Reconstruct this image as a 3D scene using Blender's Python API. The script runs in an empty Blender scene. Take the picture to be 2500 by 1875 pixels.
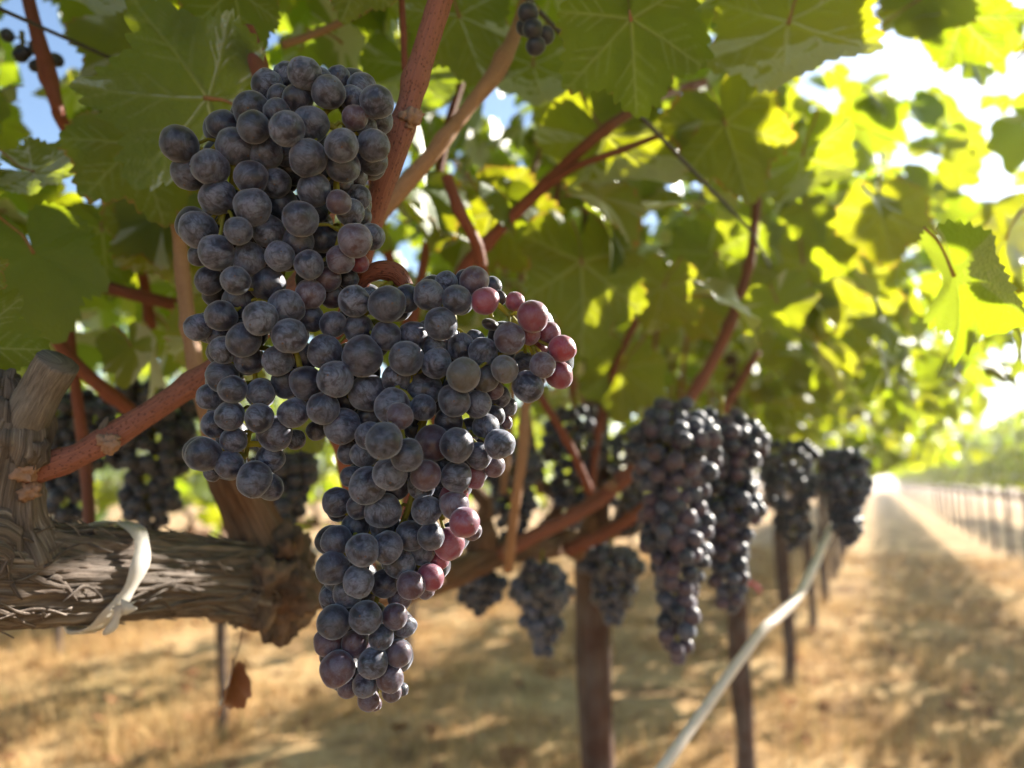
import bpy, math, random
import numpy as np
from mathutils import Vector, Matrix, noise, Quaternion

R = math.radians
scene = bpy.context.scene
COL = scene.collection

# ------------------------------------------------------------------ camera, sky, sun, exposure
YAW, PITCH, CAM = R(26.0), R(7.4), Vector((0.0, 0.0, 1.05))
cam_data = bpy.data.cameras.new('camera')
cam = bpy.data.objects.new('camera', cam_data)
COL.objects.link(cam)
cam.location = CAM
cam.rotation_euler = (R(90) + PITCH, 0, YAW)
cam_data.sensor_width = 36.0
cam_data.lens = 26.0
cam_data.clip_start = 0.02
cam_data.clip_end = 2000.0
cam_data.dof.use_dof = True
cam_data.dof.focus_distance = 0.362
cam_data.dof.aperture_fstop = 4.9
scene.camera = cam

SUN_AZ, SUN_EL = R(27.0), R(28.0)          # to the right of the row direction (+Y)
SUN = Vector((math.sin(SUN_AZ) * math.cos(SUN_EL), math.cos(SUN_AZ) * math.cos(SUN_EL), math.sin(SUN_EL)))
world = bpy.data.worlds.new('World')
scene.world = world
world.use_nodes = True
wn = world.node_tree
bg = wn.nodes['Background']
sky_tex = wn.nodes.new('ShaderNodeTexSky')
sky_tex.sky_type = 'NISHITA'
sky_tex.sun_disc = False
sky_tex.sun_elevation = SUN_EL
sky_tex.sun_rotation = SUN_AZ
sky_tex.air_density = 1.0
sky_tex.dust_density = 0.6
wn.links.new(sky_tex.outputs[0], bg.inputs['Color'])
bg.inputs['Strength'].default_value = 0.08
sun_data = bpy.data.lights.new('sun', 'SUN')
sun_data.energy = 5.0
sun_data.angle = R(0.53)
sun_data.color = (1.0, 0.93, 0.82)
sun = bpy.data.objects.new('sun', sun_data)
COL.objects.link(sun)
sun.rotation_euler = (-SUN).to_track_quat('-Z', 'Y').to_euler()
scene.view_settings.view_transform = 'Standard'
scene.view_settings.look = 'None'
scene.view_settings.exposure = 1.85
scene.view_settings.gamma = 1.0
scene.cycles.use_denoising = True
scene.cycles.max_bounces = 10
scene.cycles.diffuse_bounces = 5
scene.cycles.transmission_bounces = 8
scene.cycles.glossy_bounces = 3
scene.cycles.transparent_max_bounces = 8
scene.cycles.sample_clamp_indirect = 8.0
scene.cycles.caustics_reflective = False
scene.cycles.caustics_refractive = False

FWD = Vector((-math.sin(YAW) * math.cos(PITCH), math.cos(YAW) * math.cos(PITCH), math.sin(PITCH)))
RGT = Vector((math.cos(YAW), math.sin(YAW), 0))
UPV = RGT.cross(FWD)
FPX = 2500 * 26 / 36.0
def at(u, v, d):
    """world point seen at photograph pixel (u, v), d metres in front of the camera"""
    return CAM + RGT * ((u - 1250) / FPX * d) + UPV * ((937.5 - v) / FPX * d) + FWD * d
def view(p):
    q = p - CAM
    z = q.dot(FWD)
    if z < 1e-3: return (0, 0, z)
    return (1250 + q.dot(RGT) / z * FPX, 937.5 - q.dot(UPV) / z * FPX, z)

# ------------------------------------------------------------------ materials
def mat(name):
    m = bpy.data.materials.new(name)
    m.use_nodes = True
    nt = m.node_tree
    for n in list(nt.nodes): nt.nodes.remove(n)
    out = nt.nodes.new('ShaderNodeOutputMaterial')
    def N(kind, **kw):
        n = nt.nodes.new('ShaderNode' + kind)
        for k, v in kw.items():
            if k in n.inputs.keys(): n.inputs[k].default_value = v
            else: setattr(n, k, v)
        return n
    def Lk(a, b): nt.links.new(a, b)
    return m, nt, out, N, Lk
def ramp(N, stops):
    r = N('ValToRGB')
    e = r.color_ramp.elements
    while len(e) < len(stops): e.new(0.5)
    for el, (p, c) in zip(e, stops):
        el.position = p
        el.color = (c, c, c, 1) if isinstance(c, (int, float)) else (*c, 1)
    return r
def mixc(N, Lk, fac, a, b, blend='MIX'):
    n = N('Mix', data_type='RGBA', blend_type=blend)
    for sock, val in ((n.inputs[0], fac), (n.inputs[6], a), (n.inputs[7], b)):
        if hasattr(val, 'links'): Lk(val, sock)
        elif isinstance(val, (int, float)): sock.default_value = val
        else: sock.default_value = (*val, 1)
    return n.outputs[2]
def math_(N, Lk, op, a, b=None):
    n = N('Math', operation=op)
    for s, v in ((n.inputs[0], a), (n.inputs[1], b)):
        if v is None: continue
        if hasattr(v, 'links'): Lk(v, s)
        else: s.default_value = v
    return n.outputs[0]

def leaf_material(name, dark, light, trans, dry=0.0, fine=True):
    m, nt, out, N, Lk = mat(name)
    oi = N('ObjectInfo'); geo = N('NewGeometry')
    rnd = math_(N, Lk, 'FRACT', math_(N, Lk, 'ADD', oi.outputs['Random'], math_(N, Lk, 'MULTIPLY', geo.outputs['Random Per Island'], 7.31)))
    tc = N('TexCoord')
    nz = N('TexNoise', Scale=3.0, Detail=4.0); Lk(tc.outputs['Object'], nz.inputs['Vector'])
    base = mixc(N, Lk, rnd, dark, light)
    blotch = ramp(N, [(0.35, 0.0), (0.72, 1.0)]); Lk(nz.outputs['Fac'], blotch.inputs['Fac'])
    base = mixc(N, Lk, math_(N, Lk, 'MULTIPLY', blotch.outputs['Color'], 0.35), base, [c * 1.5 for c in light])
    tr = mixc(N, Lk, rnd, [trans[0] * .8, trans[1] * .95, trans[2]], [trans[0] * 1.12, trans[1], trans[2]])
    tr = mixc(N, Lk, math_(N, Lk, 'MULTIPLY', blotch.outputs['Color'], 0.3), tr, [trans[0] * .55, trans[1] * .68, trans[2]])
    if fine:
        ve = N('Attribute', attribute_name='vein'); ri = N('Attribute', attribute_name='rim')
        base = mixc(N, Lk, math_(N, Lk, 'MULTIPLY', ve.outputs['Fac'], 0.55), base, (0.22, 0.25, 0.11))
        tr = mixc(N, Lk, math_(N, Lk, 'MULTIPLY', ve.outputs['Fac'], 0.55), tr, (0.30, 0.30, 0.09))
        # dry brown spots creeping in from the margin of some leaves
        nb = N('TexNoise', Scale=5.0, Detail=5.0); Lk(tc.outputs['Object'], nb.inputs['Vector'])
        k = math_(N, Lk, 'ADD', math_(N, Lk, 'MULTIPLY', ri.outputs['Fac'], 0.55), math_(N, Lk, 'MULTIPLY', rnd, 0.20))
        k = math_(N, Lk, 'ADD', k, math_(N, Lk, 'MULTIPLY', nb.outputs['Fac'], 0.55))
        br = ramp(N, [(0.0, 0.0), (0.955, 0.0), (1.0, 0.8)]); Lk(k, br.inputs['Fac'])
        base = mixc(N, Lk, br.outputs['Color'], base, (0.20, 0.10, 0.035))
        tr = mixc(N, Lk, br.outputs['Color'], tr, (0.30, 0.16, 0.03))
    # grain of the blade
    cell = N('TexVoronoi', Scale=26.0); Lk(tc.outputs['Object'], cell.inputs['Vector'])
    bump = N('Bump', Strength=0.45, Distance=0.006); Lk(cell.outputs['Distance'], bump.inputs['Height'])
    # the underside of the blade is paler and duller
    back = mixc(N, Lk, 0.45, base, (0.090, 0.120, 0.065))
    col = mixc(N, Lk, geo.outputs['Backfacing'], base, back)
    d = N('BsdfDiffuse'); Lk(col, d.inputs['Color']); Lk(bump.outputs[0], d.inputs['Normal'])
    t = N('BsdfTranslucent'); Lk(tr, t.inputs['Color'])
    g = N('BsdfGlossy', Roughness=0.55); g.inputs['Color'].default_value = (1, 1, 1, 1); Lk(bump.outputs[0], g.inputs['Normal'])
    a = N('AddShader'); Lk(d.outputs[0], a.inputs[0]); Lk(t.outputs[0], a.inputs[1])
    fr = N('Fresnel', IOR=1.25)
    f2 = math_(N, Lk, 'MULTIPLY', fr.outputs[0], math_(N, Lk, 'SUBTRACT', 1.0, math_(N, Lk, 'MULTIPLY', geo.outputs['Backfacing'], 0.7)))
    mx = N('MixShader'); Lk(f2, mx.inputs[0]); Lk(a.outputs[0], mx.inputs[1]); Lk(g.outputs[0], mx.inputs[2])
    Lk(mx.outputs[0], out.inputs[0])
    return m

def bark_material(name, c1, c2, c3, along=9.0, around=70.0, bump_d=0.004):
    m, nt, out, N, Lk = mat(name)
    uv = N('UVMap')
    mp = N('Mapping'); mp.inputs['Scale'].default_value = (around, along, 1); Lk(uv.outputs[0], mp.inputs['Vector'])
    n1 = N('TexNoise', Scale=1.0, Detail=8.0, Roughness=0.65, Distortion=0.6); Lk(mp.outputs[0], n1.inputs['Vector'])
    mp2 = N('Mapping'); mp2.inputs['Scale'].default_value = (around * 4, along * 2.2, 1); Lk(uv.outputs[0], mp2.inputs['Vector'])
    n2 = N('TexNoise', Scale=1.0, Detail=6.0, Roughness=0.7); Lk(mp2.outputs[0], n2.inputs['Vector'])
    tc = N('TexCoord')
    n3 = N('TexNoise', Scale=22.0, Detail=3.0); Lk(tc.outputs['Object'], n3.inputs['Vector'])
    r1 = ramp(N, [(0.3, c1), (0.52, c2), (0.75, c3)]); Lk(n1.outputs['Fac'], r1.inputs['Fac'])
    r2 = ramp(N, [(0.30, 0.35), (0.62, 1.15)]); Lk(n2.outputs['Fac'], r2.inputs['Fac'])
    c = mixc(N, Lk, 0.8, r1.outputs['Color'], r2.outputs['Color'], 'MULTIPLY')
    r3 = ramp(N, [(0.35, 0.0), (0.7, 1.0)]); Lk(n3.outputs['Fac'], r3.inputs['Fac'])
    c = mixc(N, Lk, math_(N, Lk, 'MULTIPLY', r3.outputs['Color'], 0.35), c, (0.20, 0.185, 0.165))
    h = math_(N, Lk, 'ADD', n1.outputs['Fac'], math_(N, Lk, 'MULTIPLY', n2.outputs['Fac'], 0.6))
    b = N('Bump', Strength=0.9, Distance=bump_d); Lk(h, b.inputs['Height'])
    p = N('BsdfPrincipled', Roughness=0.85); p.inputs['Specular IOR Level'].default_value = 0.25
    Lk(c, p.inputs['Base Color']); Lk(b.outputs[0], p.inputs['Normal']); Lk(p.outputs[0], out.inputs[0])
    return m

def cane_material(name, c1, c2, speck=0.5):
    m, nt, out, N, Lk = mat(name)
    uv = N('UVMap'); tc = N('TexCoord')
    mp = N('Mapping'); mp.inputs['Scale'].default_value = (34, 14, 1); Lk(uv.outputs[0], mp.inputs['Vector'])
    n1 = N('TexNoise', Scale=1.0, Detail=5.0); Lk(mp.outputs[0], n1.inputs['Vector'])
    n2 = N('TexNoise', Scale=30.0, Detail=3.0); Lk(tc.outputs['Object'], n2.inputs['Vector'])
    mp2 = N('Mapping'); mp2.inputs['Scale'].default_value = (26, 420, 1); Lk(uv.outputs[0], mp2.inputs['Vector'])
    v = N('TexVoronoi', Scale=1.0); Lk(mp2.outputs[0], v.inputs['Vector'])
    sp = ramp(N, [(0.16, 1.0), (0.34, 0.0)]); Lk(v.outputs['Distance'], sp.inputs['Fac'])
    c = mixc(N, Lk, n1.outputs['Fac'], c1, c2)
    c = mixc(N, Lk, math_(N, Lk, 'MULTIPLY', n2.outputs['Fac'], 0.45), c, [x * 0.55 for x in c1])
    c = mixc(N, Lk, math_(N, Lk, 'MULTIPLY', sp.outputs['Color'], speck), c, (0.035, 0.014, 0.010))
    h = math_(N, Lk, 'SUBTRACT', n1.outputs['Fac'], math_(N, Lk, 'MULTIPLY', sp.outputs['Color'], 0.3))
    b = N('Bump', Strength=0.9, Distance=0.0016); Lk(h, b.inputs['Height'])
    p = N('BsdfPrincipled', Roughness=0.62); p.inputs['Specular IOR Level'].default_value = 0.35
    Lk(c, p.inputs['Base Color']); Lk(b.outputs[0], p.inputs['Normal']); Lk(p.outputs[0], out.inputs[0])
    return m

def grape_material(name, hero=True):
    m, nt, out, N, Lk = mat(name)
    oi = N('ObjectInfo'); tc = N('TexCoord'); geo = N('NewGeometry')
    off = N('CombineXYZ')
    rr = math_(N, Lk, 'MULTIPLY', oi.outputs['Random'], 97.0)
    Lk(rr, off.inputs[0]); Lk(math_(N, Lk, 'MULTIPLY', rr, 1.7), off.inputs[1]); Lk(rr, off.inputs[2])
    va = N('VectorMath', operation='ADD'); Lk(tc.outputs['Object'], va.inputs[0]); Lk(off.outputs[0], va.inputs[1])
    if hero:
        n1 = N('TexNoise', Scale=1.1, Detail=7.0, Roughness=0.58, Distortion=0.9); Lk(va.outputs[0], n1.inputs['Vector'])
        rub = ramp(N, [(0.40, 0.02), (0.46, 0.5), (0.58, 1.0)]); Lk(n1.outputs['Fac'], rub.inputs['Fac'])
        # swept streaks where berries rubbed each other
        st = N('Mapping'); st.inputs['Scale'].default_value = (1.0, 1.0, 2.4); Lk(va.outputs[0], st.inputs['Vector'])
        n2 = N('TexNoise', Scale=1.2, Detail=4.0, Roughness=0.55, Distortion=2.2); Lk(st.outputs[0], n2.inputs['Vector'])
        strk = ramp(N, [(0.38, 0.30), (0.54, 1.0)]); Lk(n2.outputs['Fac'], strk.inputs['Fac'])
        n3 = N('TexNoise', Scale=11.0, Detail=5.0, Roughness=0.7); Lk(va.outputs[0], n3.inputs['Vector'])
        fine = ramp(N, [(0.33, 0.55), (0.6, 1.0)]); Lk(n3.outputs['Fac'], fine.inputs['Fac'])
        # tiny dark specks
        vo = N('TexVoronoi', Scale=4.2); Lk(va.outputs[0], vo.inputs['Vector'])
        pk = ramp(N, [(0.0, 0.25), (0.045, 0.35), (0.07, 1.0)]); Lk(vo.outputs['Distance'], pk.inputs['Fac'])
        mask = math_(N, Lk, 'MULTIPLY', math_(N, Lk, 'MULTIPLY', rub.outputs['Color'], strk.outputs['Color']), math_(N, Lk, 'MULTIPLY', fine.outputs['Color'], pk.outputs['Color']))
    else:
        n1 = N('TexNoise', Scale=1.5, Detail=3.0); Lk(va.outputs[0], n1.inputs['Vector'])
        mask = n1.outputs['Fac']
    fac = math_(N, Lk, 'MULTIPLY', mask, oi.outputs['Alpha'])
    bloom = mixc(N, Lk, 0.30, (0.25, 0.28, 0.40), oi.outputs['Color'])
    col = mixc(N, Lk, fac, oi.outputs['Color'], bloom)
    p = N('BsdfPrincipled')
    Lk(col, p.inputs['Base Color'])
    ro = math_(N, Lk, 'ADD', 0.33, math_(N, Lk, 'MULTIPLY', fac, 0.55)); Lk(ro, p.inputs['Roughness'])
    p.inputs['Specular IOR Level'].default_value = 0.42
    p.inputs['Sheen Weight'].default_value = 0.5
    p.inputs['Sheen Roughness'].default_value = 0.4
    p.inputs['Sheen Tint'].default_value = (0.8, 0.85, 1.0, 1)
    if hero:
        p.inputs['Subsurface Weight'].default_value = 0.4
        p.inputs['Subsurface Radius'].default_value = (1.0, 0.22, 0.16)
        p.inputs['Subsurface Scale'].default_value = 0.005
        h = math_(N, Lk, 'ADD', math_(N, Lk, 'MULTIPLY', n1.outputs['Fac'], 0.7), math_(N, Lk, 'MULTIPLY', n3.outputs['Fac'], 0.12))
        b = N('Bump', Strength=0.35, Distance=0.0012); Lk(h, b.inputs['Height']); Lk(b.outputs[0], p.inputs['Normal'])
    Lk(p.outputs[0], out.inputs[0])
    return m

def plain(name, color, rough=0.6, spec=0.3, var=0.25, scale=40.0, trans=None):
    m, nt, out, N, Lk = mat(name)
    tc = N('TexCoord')
    n = N('TexNoise', Scale=scale, Detail=4.0); Lk(tc.outputs['Object'], n.inputs['Vector'])
    c = mixc(N, Lk, n.outputs['Fac'], [x * (1 - var) for x in color], [min(1, x * (1 + var)) for x in color])
    b = N('Bump', Strength=0.3, Distance=0.001); Lk(n.outputs['Fac'], b.inputs['Height'])
    p = N('BsdfPrincipled', Roughness=rough); p.inputs['Specular IOR Level'].default_value = spec
    Lk(c, p.inputs['Base Color']); Lk(b.outputs[0], p.inputs['Normal'])
    if trans:
        t = N('BsdfTranslucent'); t.inputs['Color'].default_value = (*trans, 1)
        mx = N('MixShader'); mx.inputs[0].default_value = 0.55
        Lk(p.outputs[0], mx.inputs[1]); Lk(t.outputs[0], mx.inputs[2]); Lk(mx.outputs[0], out.inputs[0])
    else: Lk(p.outputs[0], out.inputs[0])
    return m

def ground_material():
    m, nt, out, N, Lk = mat('dry_ground')
    tc = N('TexCoord')
    n1 = N('TexNoise', Scale=2.2, Detail=6.0, Roughness=0.6); Lk(tc.outputs['Object'], n1.inputs['Vector'])
    n2 = N('TexNoise', Scale=26.0, Detail=6.0, Roughness=0.7); Lk(tc.outputs['Object'], n2.inputs['Vector'])
    n3 = N('TexNoise', Scale=0.7, Detail=4.0); Lk(tc.outputs['Object'], n3.inputs['Vector'])
    r1 = ramp(N, [(0.30, (0.15, 0.08, 0.045)), (0.45, (0.47, 0.295, 0.14)), (0.66, (0.72, 0.50, 0.26))]); Lk(n1.outputs['Fac'], r1.inputs['Fac'])
    r2 = ramp(N, [(0.3, 0.45), (0.65, 1.15)]); Lk(n2.outputs['Fac'], r2.inputs['Fac'])
    c = mixc(N, Lk, 0.7, r1.outputs['Color'], r2.outputs['Color'], 'MULTIPLY')
    r3 = ramp(N, [(0.56, 0.0), (0.72, 0.45)]); Lk(n3.outputs['Fac'], r3.inputs['Fac'])
    c = mixc(N, Lk, r3.outputs['Color'], c, (0.20, 0.19, 0.06))
    b = N('Bump', Strength=0.8, Distance=0.03); Lk(n2.outputs['Fac'], b.inputs['Height'])
    p = N('BsdfPrincipled', Roughness=0.95); p.inputs['Specular IOR Level'].default_value = 0.1
    Lk(c, p.inputs['Base Color']); Lk(b.outputs[0], p.inputs['Normal']); Lk(p.outputs[0], out.inputs[0])
    return m

def blade_material():
    m, nt, out, N, Lk = mat('straw')
    geo = N('NewGeometry')
    r = ramp(N, [(0.0, (0.26, 0.13, 0.06)), (0.40, (0.58, 0.37, 0.165)), (0.9, (0.72, 0.51, 0.26)), (1.0, (0.18, 0.20, 0.05))])
    Lk(geo.outputs['Random Per Island'], r.inputs['Fac'])
    d = N('BsdfDiffuse'); t = N('BsdfTranslucent')
    Lk(r.outputs[0], d.inputs[0]); Lk(r.outputs[0], t.inputs[0])
    mx = N('MixShader'); mx.inputs[0].default_value = 0.3
    Lk(d.outputs[0], mx.inputs[1]); Lk(t.outputs[0], mx.inputs[2]); Lk(mx.outputs[0], out.inputs[0])
    return m

M = {
    'leaf': leaf_material('vine_leaf', (0.018, 0.042, 0.011), (0.042, 0.072, 0.022), (0.265, 0.29, 0.007)),
    'leaf_far': leaf_material('vine_leaf_distant', (0.024, 0.050, 0.013), (0.055, 0.085, 0.024), (0.265, 0.30, 0.008), fine=False),
    'dry_leaf': leaf_material('dry_leaf', (0.15, 0.06, 0.035), (0.22, 0.095, 0.055), (0.12, 0.045, 0.015), fine=False),
    'bark': bark_material('shaggy_bark', (0.045, 0.032, 0.026), (0.23, 0.180, 0.148), (0.50, 0.435, 0.385), along=16.0, around=60.0, bump_d=0.004),
    'bark_red': bark_material('reddish_bark', (0.07, 0.032, 0.018), (0.23, 0.115, 0.062), (0.38, 0.24, 0.15), along=12, around=30),
    'bark_knob': bark_material('knob_bark', (0.028, 0.017, 0.012), (0.15, 0.092, 0.062), (0.40, 0.27, 0.18), along=40, around=12, bump_d=0.006),
    'grey_wood': bark_material('grey_stub_bark', (0.085, 0.070, 0.060), (0.22, 0.185, 0.155), (0.36, 0.31, 0.26), along=60, around=40, bump_d=0.0015),
    'trunk': bark_material('trunk_bark', (0.035, 0.020, 0.014), (0.115, 0.065, 0.045), (0.22, 0.14, 0.10), along=8, around=18),
    'stake': bark_material('stake_wood', (0.035, 0.017, 0.013), (0.105, 0.052, 0.038), (0.18, 0.10, 0.075), along=5, around=12),
    'cane': cane_material('red_cane', (0.20, 0.068, 0.046), (0.36, 0.145, 0.098)),
    'cane_dark': cane_material('dark_red_cane', (0.19, 0.055, 0.036), (0.30, 0.105, 0.062)),
    'cane_tan': cane_material('tan_cane', (0.32, 0.17, 0.095), (0.46, 0.28, 0.17), speck=0.4),
    'bud': plain('pale_bud', (0.30, 0.185, 0.125), 0.8, 0.2, 0.4, 300),
    'petiole': plain('petiole', (0.30, 0.16, 0.08), 0.5, 0.3, 0.3),
    'stem': plain('green_stem', (0.36, 0.34, 0.06), 0.5, 0.35, 0.35, 180, trans=(0.35, 0.30, 0.03)),
    'grape': grape_material('grape_skin', True),
    'grape_far': grape_material('grape_skin_distant', False),
    'scar': plain('grape_scar', (0.10, 0.06, 0.045), 0.7, 0.3, 0.5, 3),
    'tie': plain('plastic_tie', (0.80, 0.78, 0.74), 0.35, 0.5, 0.08, 60, trans=(0.75, 0.72, 0.66)),
    'white': plain('white_plastic', (0.74, 0.72, 0.69), 0.45, 0.4, 0.15, 80),
    'hose': plain('pale_hose', (0.72, 0.62, 0.54), 0.5, 0.4, 0.22, 45),
    'wire': plain('dark_wire', (0.055, 0.05, 0.055), 0.5, 0.5, 0.3, 90),
    'tape': plain('pink_tape', (0.75, 0.10, 0.20), 0.5, 0.3, 0.1),
    'litter': plain('litter', (0.26, 0.13, 0.065), 1.0, 0.0, 0.4, 30),
    'ground': ground_material(),
    'straw': blade_material(),
}

# ------------------------------------------------------------------ mesh helpers
def link(o, parent=None):
    COL.objects.link(o)
    if parent is not None: o.parent = parent
    return o
def mesh(name, verts, faces, mats, smooth=True, uv=None, mi=None, attrs=None):
    me = bpy.data.meshes.new(name)
    me.from_pydata([tuple(v) for v in verts], [], faces)
    for m in (mats if isinstance(mats, (list, tuple)) else [mats]): me.materials.append(m)
    if smooth: me.polygons.foreach_set('use_smooth', [True] * len(me.polygons))
    if mi is not None: me.polygons.foreach_set('material_index', mi)
    if uv is not None:
        lay = me.uv_layers.new(name='UVMap')
        idx = np.empty(len(me.loops), dtype=np.int32); me.loops.foreach_get('vertex_index', idx)
        lay.data.foreach_set('uv', np.asarray(uv, dtype=np.float32)[idx].ravel())
    if attrs:
        for k, v in attrs.items():
            a = me.attributes.new(k, 'FLOAT', 'POINT'); a.data.foreach_set('value', np.asarray(v, dtype=np.float32))
    me.update()
    return me
def obj(name, me, parent=None, loc=None):
    o = bpy.data.objects.new(name, me)
    if loc is not None: o.location = loc
    return link(o, parent)
def thing(name, label, cat, loc=(0, 0, 0), group=None, me=None):
    o = bpy.data.objects.new(name, me)
    o.location = loc
    if me is None: o.empty_display_size = 0.02
    link(o)
    o['label'] = label; o['category'] = cat
    if group: o['group'] = group
    return o
def structure(name, me):
    o = obj(name, me); o['kind'] = 'structure'; return o
def stuff(name, me, parent=None, label=None, cat=None):
    o = obj(name, me, parent); o['kind'] = 'stuff'
    if parent is None: o['label'] = label; o['category'] = cat
    return o

def smooth_path(pts, n):
    """Catmull-Rom through points, n samples per span; points may carry a radius as 4th value"""
    P = [np.array(p, dtype=float) for p in pts]
    P = [2 * P[0] - P[1]] + P + [2 * P[-1] - P[-2]]
    out = []
    for i in range(1, len(P) - 2):
        a, b, c, d = P[i - 1:i + 3]
        for k in range(n):
            t = k / n
            out.append(0.5 * ((2 * b) + (c - a) * t + (2 * a - 5 * b + 4 * c - d) * t * t + (3 * b - 3 * c + d - a) * t ** 3))
    out.append(P[-2])
    return out
class Tubes:
    def __init__(s): s.v, s.f, s.uv, s.mi = [], [], [], []
    def add(s, pts, rad=None, seg=10, disp=None, mi=0, cap=True):
        P = [Vector(p[:3]) for p in pts]
        Rd = [float(p[3]) for p in pts] if rad is None else ([rad] * len(P) if isinstance(rad, (int, float)) else rad)
        base = len(s.v)
        t0 = (P[1] - P[0]).normalized()
        nrm = t0.orthogonal().normalized()
        L = 0.0
        for i, p in enumerate(P):
            t = ((P[min(i + 1, len(P) - 1)] - P[max(i - 1, 0)])).normalized()
            nrm = (nrm - t * nrm.dot(t)).normalized()
            bn = t.cross(nrm)
            if i: L += (P[i] - P[i - 1]).length
            for k in range(seg + 1):
                a = 2 * math.pi * k / seg
                d = nrm * math.cos(a) + bn * math.sin(a)
                r = Rd[i]
                if disp: r += disp(L, math.cos(a), math.sin(a), r)
                s.v.append(p + d * r); s.uv.append((k / seg, L))
        n = seg + 1
        for i in range(len(P) - 1):
            for k in range(seg):
                s.f.append((base + i * n + k, base + i * n + k + 1, base + (i + 1) * n + k + 1, base + (i + 1) * n + k)); s.mi.append(mi)
        if cap:
            for i0, rev in ((0, True), (len(P) - 1, False)):
                c = len(s.v); s.v.append(P[i0]); s.uv.append((0.5, L * (i0 > 0)))
                for k in range(seg):
                    a, b = base + i0 * n + k, base + i0 * n + k + 1
                    s.f.append((b, a, c) if rev else (a, b, c)); s.mi.append(mi)
        return s
    def blob(s, c, r, mi=0, sq=(1, 1, 1), rough=0.25, seed=0, nu=14, nv=9):
        base = len(s.v)
        for j in range(nv + 1):
            th = math.pi * j / nv
            for k in range(nu + 1):
                a = 2 * math.pi * (k % nu) / nu
                d = Vector((math.sin(th) * math.cos(a), math.sin(th) * math.sin(a), math.cos(th)))
                q = 1 + rough * noise.noise(d * 1.6 + Vector((seed * 7.1, seed, 0))) + rough * .5 * noise.noise(d * 4 + Vector((seed, 3, 0))) + rough * .35 * (.5 - abs(noise.noise(d * 5.5 + Vector((3, seed, 0)))) * 2) + rough * .16 * (.5 - abs(noise.noise(d * 13 + Vector((seed, 1, 5)))) * 2)
                s.v.append(Vector(c) + Vector((d.x * sq[0], d.y * sq[1], d.z * sq[2])) * r * q); s.uv.append((k / nu, r * 3 * j / nv))
        for j in range(nv):
            for k in range(nu):
                a = base + j * (nu + 1) + k
                s.f.append((a, a + 1, a + nu + 2, a + nu + 1)); s.mi.append(mi)
        return s
    def mesh(s, name, mats): return mesh(name, s.v, s.f, mats, uv=s.uv, mi=s.mi)

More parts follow.
